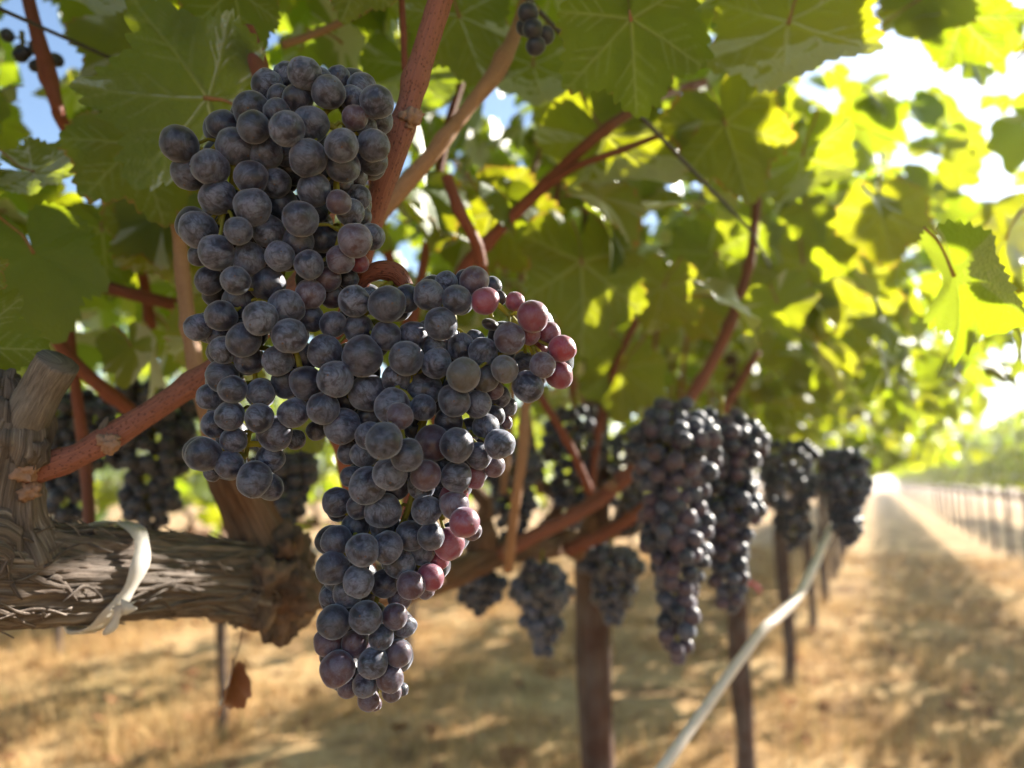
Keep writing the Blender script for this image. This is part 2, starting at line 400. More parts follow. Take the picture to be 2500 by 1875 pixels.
# ------------------------------------------------------------------ leaves
LOBES = [(0, 1.0), (20, .80), (30, .70), (44, .82), (56, .90), (70, .76), (82, .66), (97, .72), (110, .74), (128, .66), (150, .62), (166, .50), (176, .26), (180, .12)]
LA = np.array([a for a, _ in LOBES]); LR = np.array([r for _, r in LOBES])
def leaf_outline(phi, rg, lop):
    a = abs(math.degrees(phi))
    r = float(np.interp(a, LA, LR))
    r *= 1 + lop * math.sin(phi) + 0.05 * math.sin(3 * phi + rg * 9)
    return r
def leaf_data(seed, nth, nr, teeth=True, cup=0.0, fold=0.0, droop=0.25, wave=0.06):
    g = random.Random(seed); rg = g.random(); lop = g.uniform(-.06, .06)
    mains = [0, 54, -54, 108, -108]
    segs = []
    for a in mains:
        A = math.radians(a + g.uniform(-4, 4)); ln = leaf_outline(A, rg, lop) * .96
        d = np.array([math.sin(A), math.cos(A)])
        segs.append((np.zeros(2), d * ln, 1.0))
        for k in range(1, 5):
            for s in (-1, 1):
                p0 = d * ln * (0.14 + 0.19 * k + g.uniform(-.03, .03) + (0.07 if s > 0 else 0))
                B = A + s * math.radians(44 + g.uniform(-6, 6)); l2 = (0.42 - 0.07 * k) * ln
                segs.append((p0, p0 + np.array([math.sin(B), math.cos(B)]) * l2, 0.55))
    V, vein, rim = [(0, 0, 0)], [1.0], [0.0]
    phis = [-math.pi * .992 + 2 * math.pi * .992 * i / (nth - 1) for i in range(nth)]
    edge = []
    for i, ph in enumerate(phis):
        r = leaf_outline(ph, rg, lop)
        if teeth:
            f = (i * 1.0 / (nth - 1) * 46) % 1.0
            big = 1 + .6 * math.sin(i * .37 + seed)
            r *= 1 + .075 * big * ((1 - abs(2 * f - 1)) - .5)
        edge.append(r)
    for j in range(1, nr + 1):
        q = (j / nr) ** 0.9
        for i, ph in enumerate(phis):
            r0 = leaf_outline(ph, rg, lop)
            r = q * (r0 + (edge[i] - r0) * q ** 5)
            V.append((r * math.sin(ph), r * math.cos(ph), 0)); rim.append(q ** 3)
    P = np.array(V)
    if nth >= 100:
        vv = np.zeros(len(P))
        for a, b, w in segs:
            ab = b - a; t = np.clip(((P[:, :2] - a) @ ab) / (ab @ ab), 0, 1)
            d = np.linalg.norm(P[:, :2] - (a + t[:, None] * ab), axis=1)
            wd = (0.015 * w) * (1 - .65 * t) + .004
            vv = np.maximum(vv, w ** .5 * np.exp(-(d / wd) ** 2))
    else: vv = np.zeros(len(P))
    rr = np.hypot(P[:, 0], P[:, 1]); ph = np.arctan2(P[:, 0], P[:, 1])
    z = -droop * np.clip(P[:, 1], 0, None) ** 2 - cup * rr ** 2 + fold * np.abs(P[:, 0]) - droop * .6 * np.clip(-P[:, 1], 0, None) ** 2
    # blade puckers up between the main veins and ruffles at the margin
    z += 0.05 * rr * (np.abs(np.sin(ph * math.pi / math.radians(54))) - .5)
    z += wave * rr ** 2 * np.sin(ph * 5 + rg * 6) + wave * .5 * rr ** 3 * np.sin(ph * 11 + rg * 20)
    if nth >= 100:
        z += np.array([0.018 * noise.noise(Vector((p[0] * 7, p[1] * 7, seed))) for p in P]) - 0.012 * vv
    P[:, 2] = z
    F = [(0, 2 + i, 1 + i) for i in range(nth - 1)]
    for j in range(nr - 1):
        o = 1 + j * nth
        for i in range(nth - 1): F.append((o + i, o + i + 1, o + nth + i + 1, o + nth + i))
    return P, F, vv, np.array(rim)
def leaf_mesh(name, seed, nth, nr, material, petiole=True, **kw):
    P, F, vv, rim = leaf_data(seed, nth, nr, **kw)
    V = [Vector(p) for p in P]; mi = [0] * len(F); vv = list(vv); rim = list(rim)
    if petiole:
        T = Tubes(); g = random.Random(seed + 50)
        sx = g.uniform(-.2, .2)
        T.add(smooth_path([(0, 0.03, -.01, .022), (sx * .3, -.20, -.04, .013), (sx, -.38, -.10, .013), (sx * 1.5, -.55, -.20, .017)], 3), seg=6)
        b = len(V); V += T.v; vv += [0] * len(T.v); rim += [0] * len(T.v)
        F = F + [tuple(i + b for i in f) for f in T.f]; mi += [1] * len(T.f)
    return mesh(name, V, F, [material, M['petiole']], mi=mi, attrs={'vein': vv, 'rim': rim})
HERO = [leaf_mesh('vine_leaf_fine', 11 + i, 231, 30, M['leaf'], cup=c, fold=f, droop=d, wave=w)
        for i, (c, f, d, w) in enumerate([(.08, .04, .22, .06), (.15, -.05, .30, .09), (-.06, .10, .18, .08), (.22, .05, .35, .12)])]
MID = [leaf_mesh('vine_leaf', 31 + i, 93, 4, M['leaf'], cup=c, fold=f, droop=d, wave=w)
       for i, (c, f, d, w) in enumerate([(.1, .05, .25, .07), (.2, -.08, .35, .1), (-.1, .15, .2, .1), (.05, .22, .4, .12), (.25, .0, .2, .14)])]
LOW = [leaf_data(51 + i, 15, 1, teeth=False, cup=c, fold=f, droop=.25, wave=.05)[:2] for i, (c, f) in enumerate([(.1, .1), (.2, -.1), (-.1, .2)])]
LOWM = [leaf_data(61 + i, 31, 2, teeth=True, cup=c, fold=f, droop=.25, wave=.08)[:2] for i, (c, f) in enumerate([(.1, .1), (.2, -.1), (-.1, .2)])]

def leaf_frame(rng, outward, hang=0.9):
    """axes of a hanging blade: y runs to the tip, z is the upper face"""
    n = Vector((outward * rng.uniform(.0, .8), rng.gauss(0, .45), rng.uniform(.1, .9))) + Vector((rng.gauss(0, .35), rng.gauss(0, .35), rng.gauss(0, .25)))
    n.normalize()
    y = Vector((rng.gauss(0, .5) + outward * .5, rng.gauss(0, .5), -hang))
    y = (y - n * y.dot(n)).normalized()
    x = y.cross(n)
    return x, y, n
def frame_matrix(p, x, y, z, s):
    m = Matrix((x * s, y * s, z * s)).transposed().to_4x4()
    m.translation = p
    return m
def leaf_mass(name, items, low, material):
    Vs, Fs, base = [], [], 0
    for k, mx in enumerate(items):
        P, F = low[k % len(low)]
        A = np.array(mx)
        Vs.append(P @ A[:3, :3].T + A[:3, 3]); Fs += [tuple(i + base for i in f) for f in F]; base += len(P)
    return mesh(name, np.vstack(Vs), Fs, material)

# ------------------------------------------------------------------ the ground
def axis_lines(lo, hi, near_lo, near_hi, step):
    a = list(np.arange(near_lo, near_hi, step))
    x, s = near_hi, step
    while x < hi: a.append(x); s *= 1.25; x += s
    a.append(hi)
    x, s = near_lo, step; b = []
    while x > lo: s *= 1.25; x -= s; b.append(max(x, lo))
    return sorted(set(b + a))
gx = axis_lines(-260, 260, -6, 5, .12); gy = axis_lines(-60, 330, -1, 14, .12)
GV = [(x, y, 0.035 * noise.noise(Vector((x * .9, y * .9, 0))) + 0.02 * noise.noise(Vector((x * 4, y * 4, 2))) if (-7 < x < 6 and y < 20) else 0.0) for y in gy for x in gx]
nx = len(gx)
GF = [(j * nx + i, j * nx + i + 1, (j + 1) * nx + i + 1, (j + 1) * nx + i) for j in range(len(gy) - 1) for i in range(nx - 1)]
structure('ground', mesh('ground', GV, GF, M['ground']))
rng = random.Random(3)
def grass_blades(n, x0, x1, y0, y1, hmin, hmax):
    V, F = [], []
    while len(F) < n:
        cx, cy = rng.uniform(x0, x1), y0 + (y1 - y0) * rng.random() ** 1.5
        if noise.noise(Vector((cx * 1.3, cy * 1.3, 9))) < rng.uniform(-.5, .3): continue
        for _ in range(9):
            x, y = cx + rng.gauss(0, .05), cy + rng.gauss(0, .05)
            a = rng.uniform(0, 6.283); l = rng.uniform(hmin, hmax); lean = rng.uniform(.3, 1.5)
            w = rng.uniform(.0015, .004)
            b = len(V); dx, dy = math.cos(a), math.sin(a)
            z0 = -.01
            V += [(x - dy * w, y + dx * w, z0), (x + dy * w, y - dx * w, z0), (x + dx * l * math.sin(lean), y + dy * l * math.sin(lean), z0 + .012 + l * max(.12, math.cos(lean)))]
            F.append((b, b + 1, b + 2))
    return V, F
V1, F1 = grass_blades(130000, -5.5, 3.5, .3, 12, .05, .19)
stuff('dry_grass', mesh('dry_grass', V1, F1, M['straw'], smooth=False), None, 'dry straw coloured grass covering the vineyard floor', 'grass')
lit = []
for _ in range(800):
    x, y = rng.uniform(-5, 3), .5 + 11 * rng.random() ** 1.4
    q = Vector((rng.gauss(0, .35), rng.gauss(0, .35), 1)).normalized(); a = rng.uniform(0, 6.283)
    yy = Vector((math.cos(a), math.sin(a), 0)); yy = (yy - q * yy.dot(q)).normalized()
    lit.append(frame_matrix(Vector((x, y, .035 + rng.random() * .03)), yy.cross(q), yy, q, rng.uniform(.03, .06)))
stuff('leaf_litter', leaf_mass('leaf_litter', lit, LOW, M['litter']), None, 'fallen dry brown leaves scattered over the grass', 'leaf litter')

# ------------------------------------------------------------------ grapes
def berry_mesh(name, seed, nu, nv, material):
    g = Vector((seed * 3.3, seed * 1.7, 0)); V, F, mi = [], [], []
    V.append((0, 0, 1.012))
    ths = [0.035, 0.06] + [0.06 + (math.pi - .06) * (j / (nv - 1)) for j in range(1, nv - 1)] if nu > 16 else [math.pi * j / nv for j in range(1, nv)]
    for th in ths:
        for k in range(nu):
            a = 2 * math.pi * k / nu
            d = Vector((math.sin(th) * math.cos(a), math.sin(th) * math.sin(a), math.cos(th)))
            r = 1 + .085 * noise.noise(d * .95 + g) + .03 * noise.noise(d * 2.3 + g)
            if nu > 16 and th < .05: r += .012
            if th > 2.8: r -= .05 * (th - 2.8)
            V.append(d * r)
    V.append((0, 0, -.97)); n = len(ths)
    for k in range(nu): F.append((0, 1 + k, 1 + (k + 1) % nu)); mi.append(1)
    for j in range(n - 1):
        for k in range(nu):
            a, b = 1 + j * nu + k, 1 + j * nu + (k + 1) % nu
            F.append((a, a + nu, b + nu, b)); mi.append(1 if (j == 0 and nu > 16) else 0)
    for k in range(nu): F.append((len(V) - 1, 1 + (n - 1) * nu + (k + 1) % nu, 1 + (n - 1) * nu + k)); mi.append(0)
    return mesh(name, V, F, [material, M['scar'] if nu > 16 else material], mi=mi)
BERRY = [berry_mesh('grape', i, 36, 24, M['grape']) for i in range(6)]
BERRY_FAR = [berry_mesh('grape_simple', i, 14, 9, M['grape_far']) for i in range(2)]
SKIN = {'n': (0.014, 0.013, 0.025, .70), 'd': (0.012, 0.012, 0.020, .30), 'p': (0.060, 0.028, 0.038, .56), 'q': (0.050, 0.020, 0.030, .42),
        'r': (0.16, 0.026, 0.045, .46), 'R': (0.19, 0.017, 0.032, .34), 'b': (0.050, 0.043, 0.036, .42), 's': (0.030, 0.018, 0.016, .12)}
def skin(code, g):
    r, gg, b, a = SKIN[code]; k = g.uniform(.75, 1.3)
    return (r * k, gg * k, b * k, a * g.uniform(.45, 1.25))
def rachis(points, radii, top, seedn, rmain=.0022):
    """stem skeleton: a main axis through the berries, side branches and one pedicel per berry"""
    P = np.array(points); g = random.Random(seedn)
    order = P[:, 2].max(), P[:, 2].min(); nb = max(4, int((order[0] - order[1]) / .028))
    main = [np.array(top)]
    for k in range(nb):
        hi = order[0] - (order[0] - order[1]) * k / nb; lo = order[0] - (order[0] - order[1]) * (k + 1) / nb
        s = P[(P[:, 2] <= hi + .01) & (P[:, 2] >= lo - .01)]
        if len(s) > 1:
            c = s.mean(0) * .5 + np.median(s, axis=0) * .5; c[2] = (hi + lo) / 2
            if c[2] < main[-1][2] - .004 or k > 1: main.append(c)
    path = smooth_path([(*m_, rmain * (1 - .6 * i / len(main))) for i, m_ in enumerate(main)], 5)
    T = Tubes(); T.add(path, seg=8)
    A = np.array([p[:3] for p in path]); nodes = [a for a in A]
    left = [i for i in range(len(P)) if np.linalg.norm(A - P[i], axis=1).min() > .020]
    while left:
        i = left[0]; near = [j for j in left if np.linalg.norm(P[j] - P[i]) < .026]
        c = P[near].mean(0); k = np.linalg.norm(np.array(nodes) - c + np.array([0, 0, -.008]), axis=1).argmin(); b = nodes[k]
        tip = b + (c - b) * .75; mid = (b + tip) / 2 + np.array([g.gauss(0, .001), g.gauss(0, .001), .003])
        sp = smooth_path([(*b, .0016), (*mid, .0014), (*tip, .0011)], 4); T.add(sp, seg=6)
        nodes += [np.array(q[:3]) for q in sp[3::3]]
        left = [j for j in left if j not in near]
    Nd = np.array(nodes); att = []
    for p, r in zip(P, radii):
        k = np.linalg.norm(Nd - p + np.array([0, 0, -.004]), axis=1).argmin(); b = Nd[k]; d = (b - p); L = np.linalg.norm(d) + 1e-6
        q = p + d / L * r * .94; mid = (q + b) / 2 + np.array([0, 0, .0015])
        if L > r: T.add([(*q, .0015), (*(q + (b - q) * .12), .0009), (*mid, .0008), (*b, .0010)], seg=5, cap=False)
        att.append(-d / L)
    return T, att
def grape_bunch(label, origin, data, group, seedn, far=False, stem_extra=None, top=(0, 0, 0)):
    """data: list of (position, radius, colour code) relative to origin"""
    g = random.Random(seedn)
    root = thing('grape_bunch', label, 'grapes', origin, group)
    T, att = rachis([d[0] for d in data], [d[1] for d in data], top, seedn)
    st = obj('stem', T.mesh('bunch_stem', [M['stem']]), root)
    for (p, r, c), a in zip(data, att):
        o = bpy.data.objects.new('grape', (BERRY_FAR if far else BERRY)[g.randrange(2 if far else 6)])
        o.location = p
        q = (Vector(a) + Vector((g.gauss(0, .28), g.gauss(0, .28), g.gauss(0, .28) - .15))).normalized().to_track_quat('Z', 'Y')
        o.rotation_mode = 'QUATERNION'; o.rotation_quaternion = q @ Quaternion((0, 0, 1), g.uniform(0, 6.28))
        k = .62 if c == 's' else 1.0
        o.scale = (r * g.uniform(.96, 1.03), r * g.uniform(.96, 1.03), r * g.uniform(.97, 1.06) * k)
        o.color = skin(c, g)
        link(o, root)
    return root
def parse_berries(s):
    out = []
    for t in s.split(';'):
        x, y, z, r, c = t.split()
        out.append(((int(x) / 1e4, int(y) / 1e4, int(z) / 1e4), int(r) / 1e4, c))
    return out
UPPER = parse_berries("""141 -247 160 77 n;-123 -84 301 67 n;-167 -167 220 75 n;105 -105 195 76 n;224 -173 84 76 n;142 -13 260 59 n;252 33 203 73 n;407 -52 53 78 n;316 89 44 69 n;264 -56 104 61 n;305 -79 -14 60 p;140 -194 -63 85 n;71 -209 72 70 n;-57 -195 120 58 n;8 -270 -5 62 n;-155 -265 41 87 n;-253 -114 192 50 n;113 -314 -131 80 n;313 -179 -195 78 n;378 -32 -145 74 n;306 3 -27 51 n;299 66 -163 72 n;245 -82 -239 80 n;154 -214 -238 84 n;-52 -141 -144 61 n;-47 -351 -105 74 n;-303 -299 -16 74 n;-418 -440 -147 86 n;-188 -321 -154 87 n;-78 -240 -176 76 n;-451 -344 -238 85 n;-270 -385 -266 85 n;-122 -281 -302 78 n;-72 -178 -299 74 n;127 -141 -355 79 n;146 2 -268 75 n;172 100 -208 63 n;218 73 -331 62 n;241 -98 -421 59 p;229 1 -432 67 n;-287 -319 -382 83 n;-91 -294 -456 84 n;-119 -93 -372 83 d;-379 -344 -533 88 n;-124 -340 -577 64 n;-93 -191 -536 76 n;99 -192 -507 81 n;-360 -207 -439 62 d;7 -99 -575 74 n;66 11 -531 76 d;193 125 -405 56 n;304 -52 -598 80 p;294 82 -536 65 n;-257 -336 -658 81 n;-167 -227 -673 78 n;-26 -179 -662 69 n;85 -107 -699 69 n;194 -19 -664 67 p;208 105 -652 48 r;-511 -216 -603 56 n;-95 -55 -183 77 d;-16 59 -365 56 d;-406 -240 -748 67 n;-159 -308 -794 67 n;-136 -136 -771 83 n;101 11 -738 62 p;126 127 -712 51 n;46 -48 -821 73 p;65 83 -802 62 p;-270 -176 -849 77 n;-485 -124 -779 63 d;-289 -263 -936 74 n;-71 -239 -960 78 n;-18 -132 -894 82 n;15 -1 -925 65 n;-472 -233 -966 65 n;-433 -137 -995 62 n;30 -152 -1037 81 n;-190 -215 -1050 79 n;-340 -191 -1079 67 n;-257 -111 -1122 69 n;-85 -104 -1136 72 n;-33 14 -1103 68 n;-314 -119 -934 52 d;-382 -155 -1195 78 n;-251 -208 -1274 67 n;-178 -112 -1280 64 n;-487 -121 -1286 69 n;-127 0 -1224 74 n;25 -32 -1237 76 n;-296 -177 -1390 68 n;-143 -145 -1405 67 n;-430 -138 -1423 65 n;-311 -134 -1504 60 n;-399 -222 -1570 80 n;-326 -138 -1617 68 n;-197 -106 -1685 82 n;-207 9 -1722 65 n;-224 20 -1586 70 n;-150 -36 -1470 86 n;-160 116 -1491 49 n;-549 -31 -1651 45 n;-361 4 -608 95 d;-583 67 -1353 90 d;-305 -29 184 85 d;-239 -115 -445 79 d;-115 146 -402 92 d;-239 101 -318 84 d;121 127 288 91 d;-426 -51 72 93 d;65 114 -80 80 d;-553 -95 -935 78 d;-212 -46 -844 83 d;-335 -20 -978 73 d;-330 134 -1477 79 d;-692 16 -1553 86 d;-544 -126 -532 76 d;-445 178 -1700 82 d;-177 66 -970 92 d;-283 -68 -278 93 d;-267 120 -840 75 d;-266 22 -2 75 d;-152 46 159 88 d;120 187 -461 81 d;-435 50 -1082 87 d;-603 -225 -147 77 d;-216 24 -163 83 d;-1 -10 -44 74 d;-319 36 -460 85 d;-551 64 -944 76 d;-308 -75 -72 83 d;-103 171 -54 96 d;-104 151 -688 92 d;-180 143 -1207 94 d;-569 -7 -846 75 d;-85 35 307 85 d;158 207 181 79 d;-537 6 -1196 94 d;-461 -164 -313 92 d;-287 161 -1073 87 d;-621 -39 -466 84 d;149 138 55 78 d;-473 62 -703 79 d;-79 98 -261 76 d;-335 49 -757 78 d;-266 111 99 80 d;-237 52 334 83 d;-491 -56 -631 85 d;-207 58 -570 83 d;185 197 -97 89 d;-515 24 -352 90 d;49 212 -678 80 d;-460 -154 -86 91 d;-693 -198 -15 79 d;-492 31 -1612 77 d;-520 40 -532 81 d;6 133 -526 78 d;-341 -131 109 75 d;109 198 -312 75 d;-593 -185 -428 90 d;-441 -100 -437 87 d;-592 -99 -140 79 d;14 225 -141 89 d;-127 27 -359 75 d;-346 53 -892 75 d;-233 -76 29 74 d;-403 -1 -158 90 d;-14 269 -507 97 d;-351 64 -1255 77 d;53 224 -4 86 d;-530 -30 -1051 75 d;-390 97 -323 85 d;-495 33 -1469 80 d;-400 75 114 79 d;-124 96 -844 78 d;-418 141 -795 91 d;-463 -181 52 78 d;-255 179 -441 80 d;-474 -43 -293 79 d;-255 81 -418 79 d;-404 15 -467 79 d;-126 160 -530 79 d;-62 202 -604 79 d""")
LOWER = parse_berries("""-7 -230 -81 76 n;144 -180 -100 86 n;168 -57 -51 70 n;-64 -45 -8 46 n;304 -76 -54 72 n;301 86 48 57 n;420 -15 -73 70 n;464 68 31 72 p;365 149 78 46 n;536 45 -77 67 r;504 245 -16 42 s;634 161 -67 48 r;457 271 59 47 n;745 120 -155 74 r;696 193 -221 53 r;753 281 -210 63 r;843 237 -296 67 R;638 97 -252 76 p;771 168 -380 61 p;801 300 -411 68 r;696 174 -477 75 n;674 345 -269 46 r;353 -47 -188 79 n;490 186 -160 45 s;-115 -241 -182 64 n;-36 -155 -198 74 n;112 -140 -240 71 n;193 -33 -228 72 n;282 30 -275 63 n;391 73 -280 68 n;514 68 -312 70 n;392 209 -217 46 n;-150 -256 -312 80 n;30 -206 -338 93 n;221 -132 -352 82 n;324 -36 -369 70 n;490 -69 -439 79 b;624 72 -402 66 b;516 94 -437 62 b;513 183 -480 48 p;615 299 -338 53 n;-73 -265 -446 87 n;-7 -107 -498 88 n;124 -69 -433 69 n;217 33 -477 84 n;142 -117 -572 86 n;244 -204 -624 61 p;258 -42 -574 61 n;408 -13 -544 78 n;472 96 -553 67 n;501 269 -502 53 n;508 345 -547 46 n;483 242 -598 53 n;481 367 -622 39 p;-153 -250 -578 75 n;-129 -138 -654 88 n;-292 -290 -596 72 n;-328 -88 -666 50 n;317 95 -631 70 n;374 196 -666 60 n;484 156 -657 68 n;274 22 -736 87 p;425 -12 -750 78 n;578 110 -742 72 n;288 -211 -798 73 n;255 -332 -741 81 n;39 -147 -704 68 n;-40 -84 -786 66 n;-176 -24 -775 57 n;454 140 -793 64 n;483 244 -840 54 p;396 204 -893 56 r;166 -163 -878 80 n;384 56 -890 72 n;281 -43 -884 75 p;10 -117 -931 88 n;-142 -45 -890 52 n;195 55 -932 66 n;296 87 -841 44 n;35 78 -939 64 n;213 186 -939 45 n;90 143 -657 54 d;-156 -82 -520 68 d;-52 -31 -599 60 d;-228 -36 -1011 72 n;-103 -35 -1032 60 n;30 -18 -1049 83 n;237 34 -1044 72 n;365 72 -1021 68 p;301 173 -991 71 R;444 25 -1097 70 r;332 294 -1152 51 p;-162 27 -1128 70 n;-40 94 -1128 74 n;-175 -98 -1188 73 n;17 -153 -1220 76 n;74 -42 -1216 76 n;133 67 -1167 72 n;261 41 -1168 65 n;283 164 -1206 76 r;64 78 -1297 76 n;135 156 -1256 61 n;169 249 -1294 58 r;-166 -132 -1313 76 n;-40 -102 -1368 74 n;-28 88 -1401 69 n;148 51 -1393 68 q;192 149 -1366 64 r;101 250 -1444 46 p;-155 -30 -1439 68 n;-311 32 -1472 50 n;-193 159 -1474 50 n;-1 172 -1478 58 q;-171 -104 -1557 80 n;-31 -53 -1536 78 n;65 43 -1540 61 q;55 142 -1598 57 n;-258 -33 -1671 68 q;-137 19 -1674 70 q;10 18 -1635 61 n;61 84 -1715 65 p;-167 -75 -1773 82 q;-15 -11 -1746 72 n;20 81 -1831 65 p;-98 48 -1866 62 n;-28 167 -1919 49 p;-75 324 -1951 34 n;-261 125 -1918 50 q;-135 127 -1959 55 q;-202 272 -2023 36 q;297 199 -475 84 d;279 337 -351 82 d;-305 73 -575 80 d;-143 271 -867 90 d;-20 123 -10 95 d;168 280 -732 91 d;246 283 -921 83 d;4 240 -596 84 d;261 145 -211 78 d;-301 112 -1571 82 d;46 332 -1171 78 d;345 321 38 78 d;-99 -5 -382 73 d;-354 79 -1206 78 d;-206 100 -684 83 d;-96 285 -1191 84 d;-65 44 -525 75 d;132 249 -490 92 d;54 136 -264 82 d;-248 53 -295 87 d;-294 271 -1694 85 d;-178 142 -544 94 d;-19 314 -1423 80 d;212 327 -1189 79 d;729 437 -315 89 d;-2 209 -854 83 d;471 356 -191 79 d;342 417 -549 90 d;149 181 -360 91 d;642 523 -233 92 d;-218 263 -1886 82 d;-105 307 -1631 82 d;166 178 45 79 d;-179 177 -1011 88 d;411 334 -681 81 d;415 354 -363 85 d;-270 62 -1379 90 d;80 240 -1064 78 d;630 421 -129 89 d;-254 196 -1390 79 d;-103 64 -219 82 d;36 266 -307 78 d;581 465 -374 83 d;-3 150 -450 86 d;-353 132 -1767 75 d;-155 92 -851 80 d;119 247 -178 94 d;-328 -36 -258 74 d;-273 237 -1179 93 d;136 351 -1003 84 d;-140 274 -621 85 d;120 390 -828 82 d;-313 34 -449 76 d;-41 135 -717 94 d;-212 10 -110 80 d;273 405 -845 93 d;-40 207 -1323 77 d;-328 113 -1037 80 d;-103 316 -1790 83 d;-225 135 -1268 80 d;-368 240 -1889 89 d;-15 338 -766 97 d;-385 164 -1498 82 d;-265 221 -624 79 d;74 353 -1324 92 d;-143 50 4 79 d;-168 181 -1581 79 d;-181 205 -1743 82 d;-319 142 -400 78 d;308 205 -15 74 d;331 296 -244 77 d;232 366 -479 83 d;-353 -34 -536 74 d;-386 161 -1349 93 d;-50 292 -463 89 d;-417 215 -1652 78 d;192 242 -22 79 d;439 397 -258 79 d;211 289 -283 79 d;326 369 -445 79 d""")
ORG_A, ORG_B = Vector((-.23895, .26858, 1.21879)), Vector((-.21251, .29277, 1.14061))
grape_bunch('long blue-black grape bunch in sharp focus hanging left of the thick red cane', ORG_A, UPPER, 'ripe bunches in the foreground', 1, top=(0.012, 0.02, .034))
grape_bunch('branched grape bunch in sharp focus with pink and red berries on its outstretched shoulder', ORG_B, LOWER, 'ripe bunches in the foreground', 2, top=(0, 0.006, .008))

def random_bunch(n, length, width, seedn, r=.0088, tones='nnnnnd', shoulder=0.0):
    g = random.Random(seedn); pts = []; tries = 0
    while len(pts) < n and tries < n * 90:
        tries += 1
        t = g.random() ** .85; prof = (1 - t) ** .55 * min(1, .45 + t * 4.0) * (1 + .18 * math.sin(t * 17 + seedn))
        a = g.uniform(0, 6.283); rad = width / 2 * max(.10, prof) * (g.uniform(.3, 1) ** .5)
        p = Vector((math.cos(a) * rad + shoulder * max(0, .35 - t) * 2 * g.random(), math.sin(a) * rad, -t * length))
        rr = r * g.uniform(.85, 1.12)
        if all((p - q[0]).length > (rr + q[1]) * .76 for q in pts): pts.append((p, rr, g.choice(tones)))
    return [(tuple(p), rr, c) for p, rr, c in pts]

# ------------------------------------------------------------------ grapevines
ROW_X, STEP, T0 = -0.46, 1.46, -0.20
ORD = ['first', 'second', 'third', 'fourth', 'fifth', 'sixth', 'seventh', 'eighth', 'ninth', 'tenth', 'eleventh', 'twelfth', 'thirteenth', 'fourteenth',
       'fifteenth', 'sixteenth', 'seventeenth', 'eighteenth', 'nineteenth', 'twentieth', 'twenty-first', 'twenty-second', 'twenty-third', 'twenty-fourth', 'twenty-fifth']
for _d, _w in ((20, 'twenty'), (30, 'thirty'), (40, 'forty')):
    for _u, _o in enumerate(('first', 'second', 'third', 'fourth', 'fifth', 'sixth', 'seventh', 'eighth', 'ninth'), 1):
        if _d + _u > 25:
            if _u == 1: ORD.append({30: 'thirtieth', 40: 'fortieth'}[_d])
            ORD.append(_w + '-' + _o)
def ridge_disp(seed, amp, f_around=2.6, f_along=9.0):
    def d(L, c, s, r):
        q = Vector((c * f_around + seed, s * f_around, L * f_along))
        n = noise.noise(q) * .5 + (1 - abs(noise.noise(q * 2.3 + Vector((0, 0, L * 6))) * 2)) * .5 + .35 * noise.noise(Vector((c * 9, s * 9 + seed, L * 22)))
        return amp * n
    return d
g = random.Random(8)
def trunk_mesh(seed):
    g = random.Random(seed)
    pts = [(-.012, .05, -.05, .025)] + [(-.012 + g.gauss(0, .010), .05 * (1 - z * .6) + g.gauss(0, .010), z, .019 + .003 * math.sin(z * 9 + seed)) for z in (.15, .35, .55, .75)] + [(0, 0, .93, .026)]
    return Tubes().add(smooth_path(pts, 5), seg=12, disp=ridge_disp(seed, .005)).mesh('vine_trunk', [M['trunk']])
def arm_mesh(seed):
    g = random.Random(seed); T = Tubes()
    pts = [(g.gauss(0, .01), y, .955 + g.gauss(0, .008) - .03 * (abs(y) < .1), .021 - .010 * abs(y) / .73) for y in np.linspace(-.72, .72, 13)]
    T.add(smooth_path(pts, 3), seg=14, disp=ridge_disp(seed, .006))
    for y in np.linspace(-.6, .6, 7):
        y += g.gauss(0, .03); T.blob((0, y, .972), .020, sq=(1, 1.1, 1.2), rough=.5, seed=seed + int(y * 100), nu=10, nv=6)
        T.add([(0, y, .98, .014), (g.gauss(0, .01), y + g.gauss(0, .01), 1.02, .011), (g.gauss(0, .02), y + g.gauss(0, .02), 1.06, .009)], seg=7)
    return T.mesh('cordon', [M['bark_red']])
def cane_path(g, y, outward):
    x1 = g.gauss(outward * .10, .10)
    y1 = y + g.gauss(0, .12)
    return [(0, y, 1.03, .0058), (x1 * .4, y + (y1 - y) * .5, 1.22, .0052), (x1, y1, 1.5, .0045), (x1 * 2.2, y1 + g.gauss(0, .1), 1.72, .0036), (x1 * 3.4, y1 + g.gauss(0, .15), 1.78 + g.gauss(0, .1), .0025)]
TRUNKS = [trunk_mesh(s) for s in (1, 2, 3)]; ARMS = [arm_mesh(s) for s in (4, 5)]
def canopy_point(g, half, lo=1.13):
    while True:
        dx = g.gauss(0, half * .55)
        if abs(dx) > half: continue
        z = g.uniform(lo, 2.15)
        top = 2.12 - .35 * (abs(dx) / half) ** 2; bot = lo + .22 * max(0, abs(dx) / half - .45)
        if bot < z < top: return dx, z
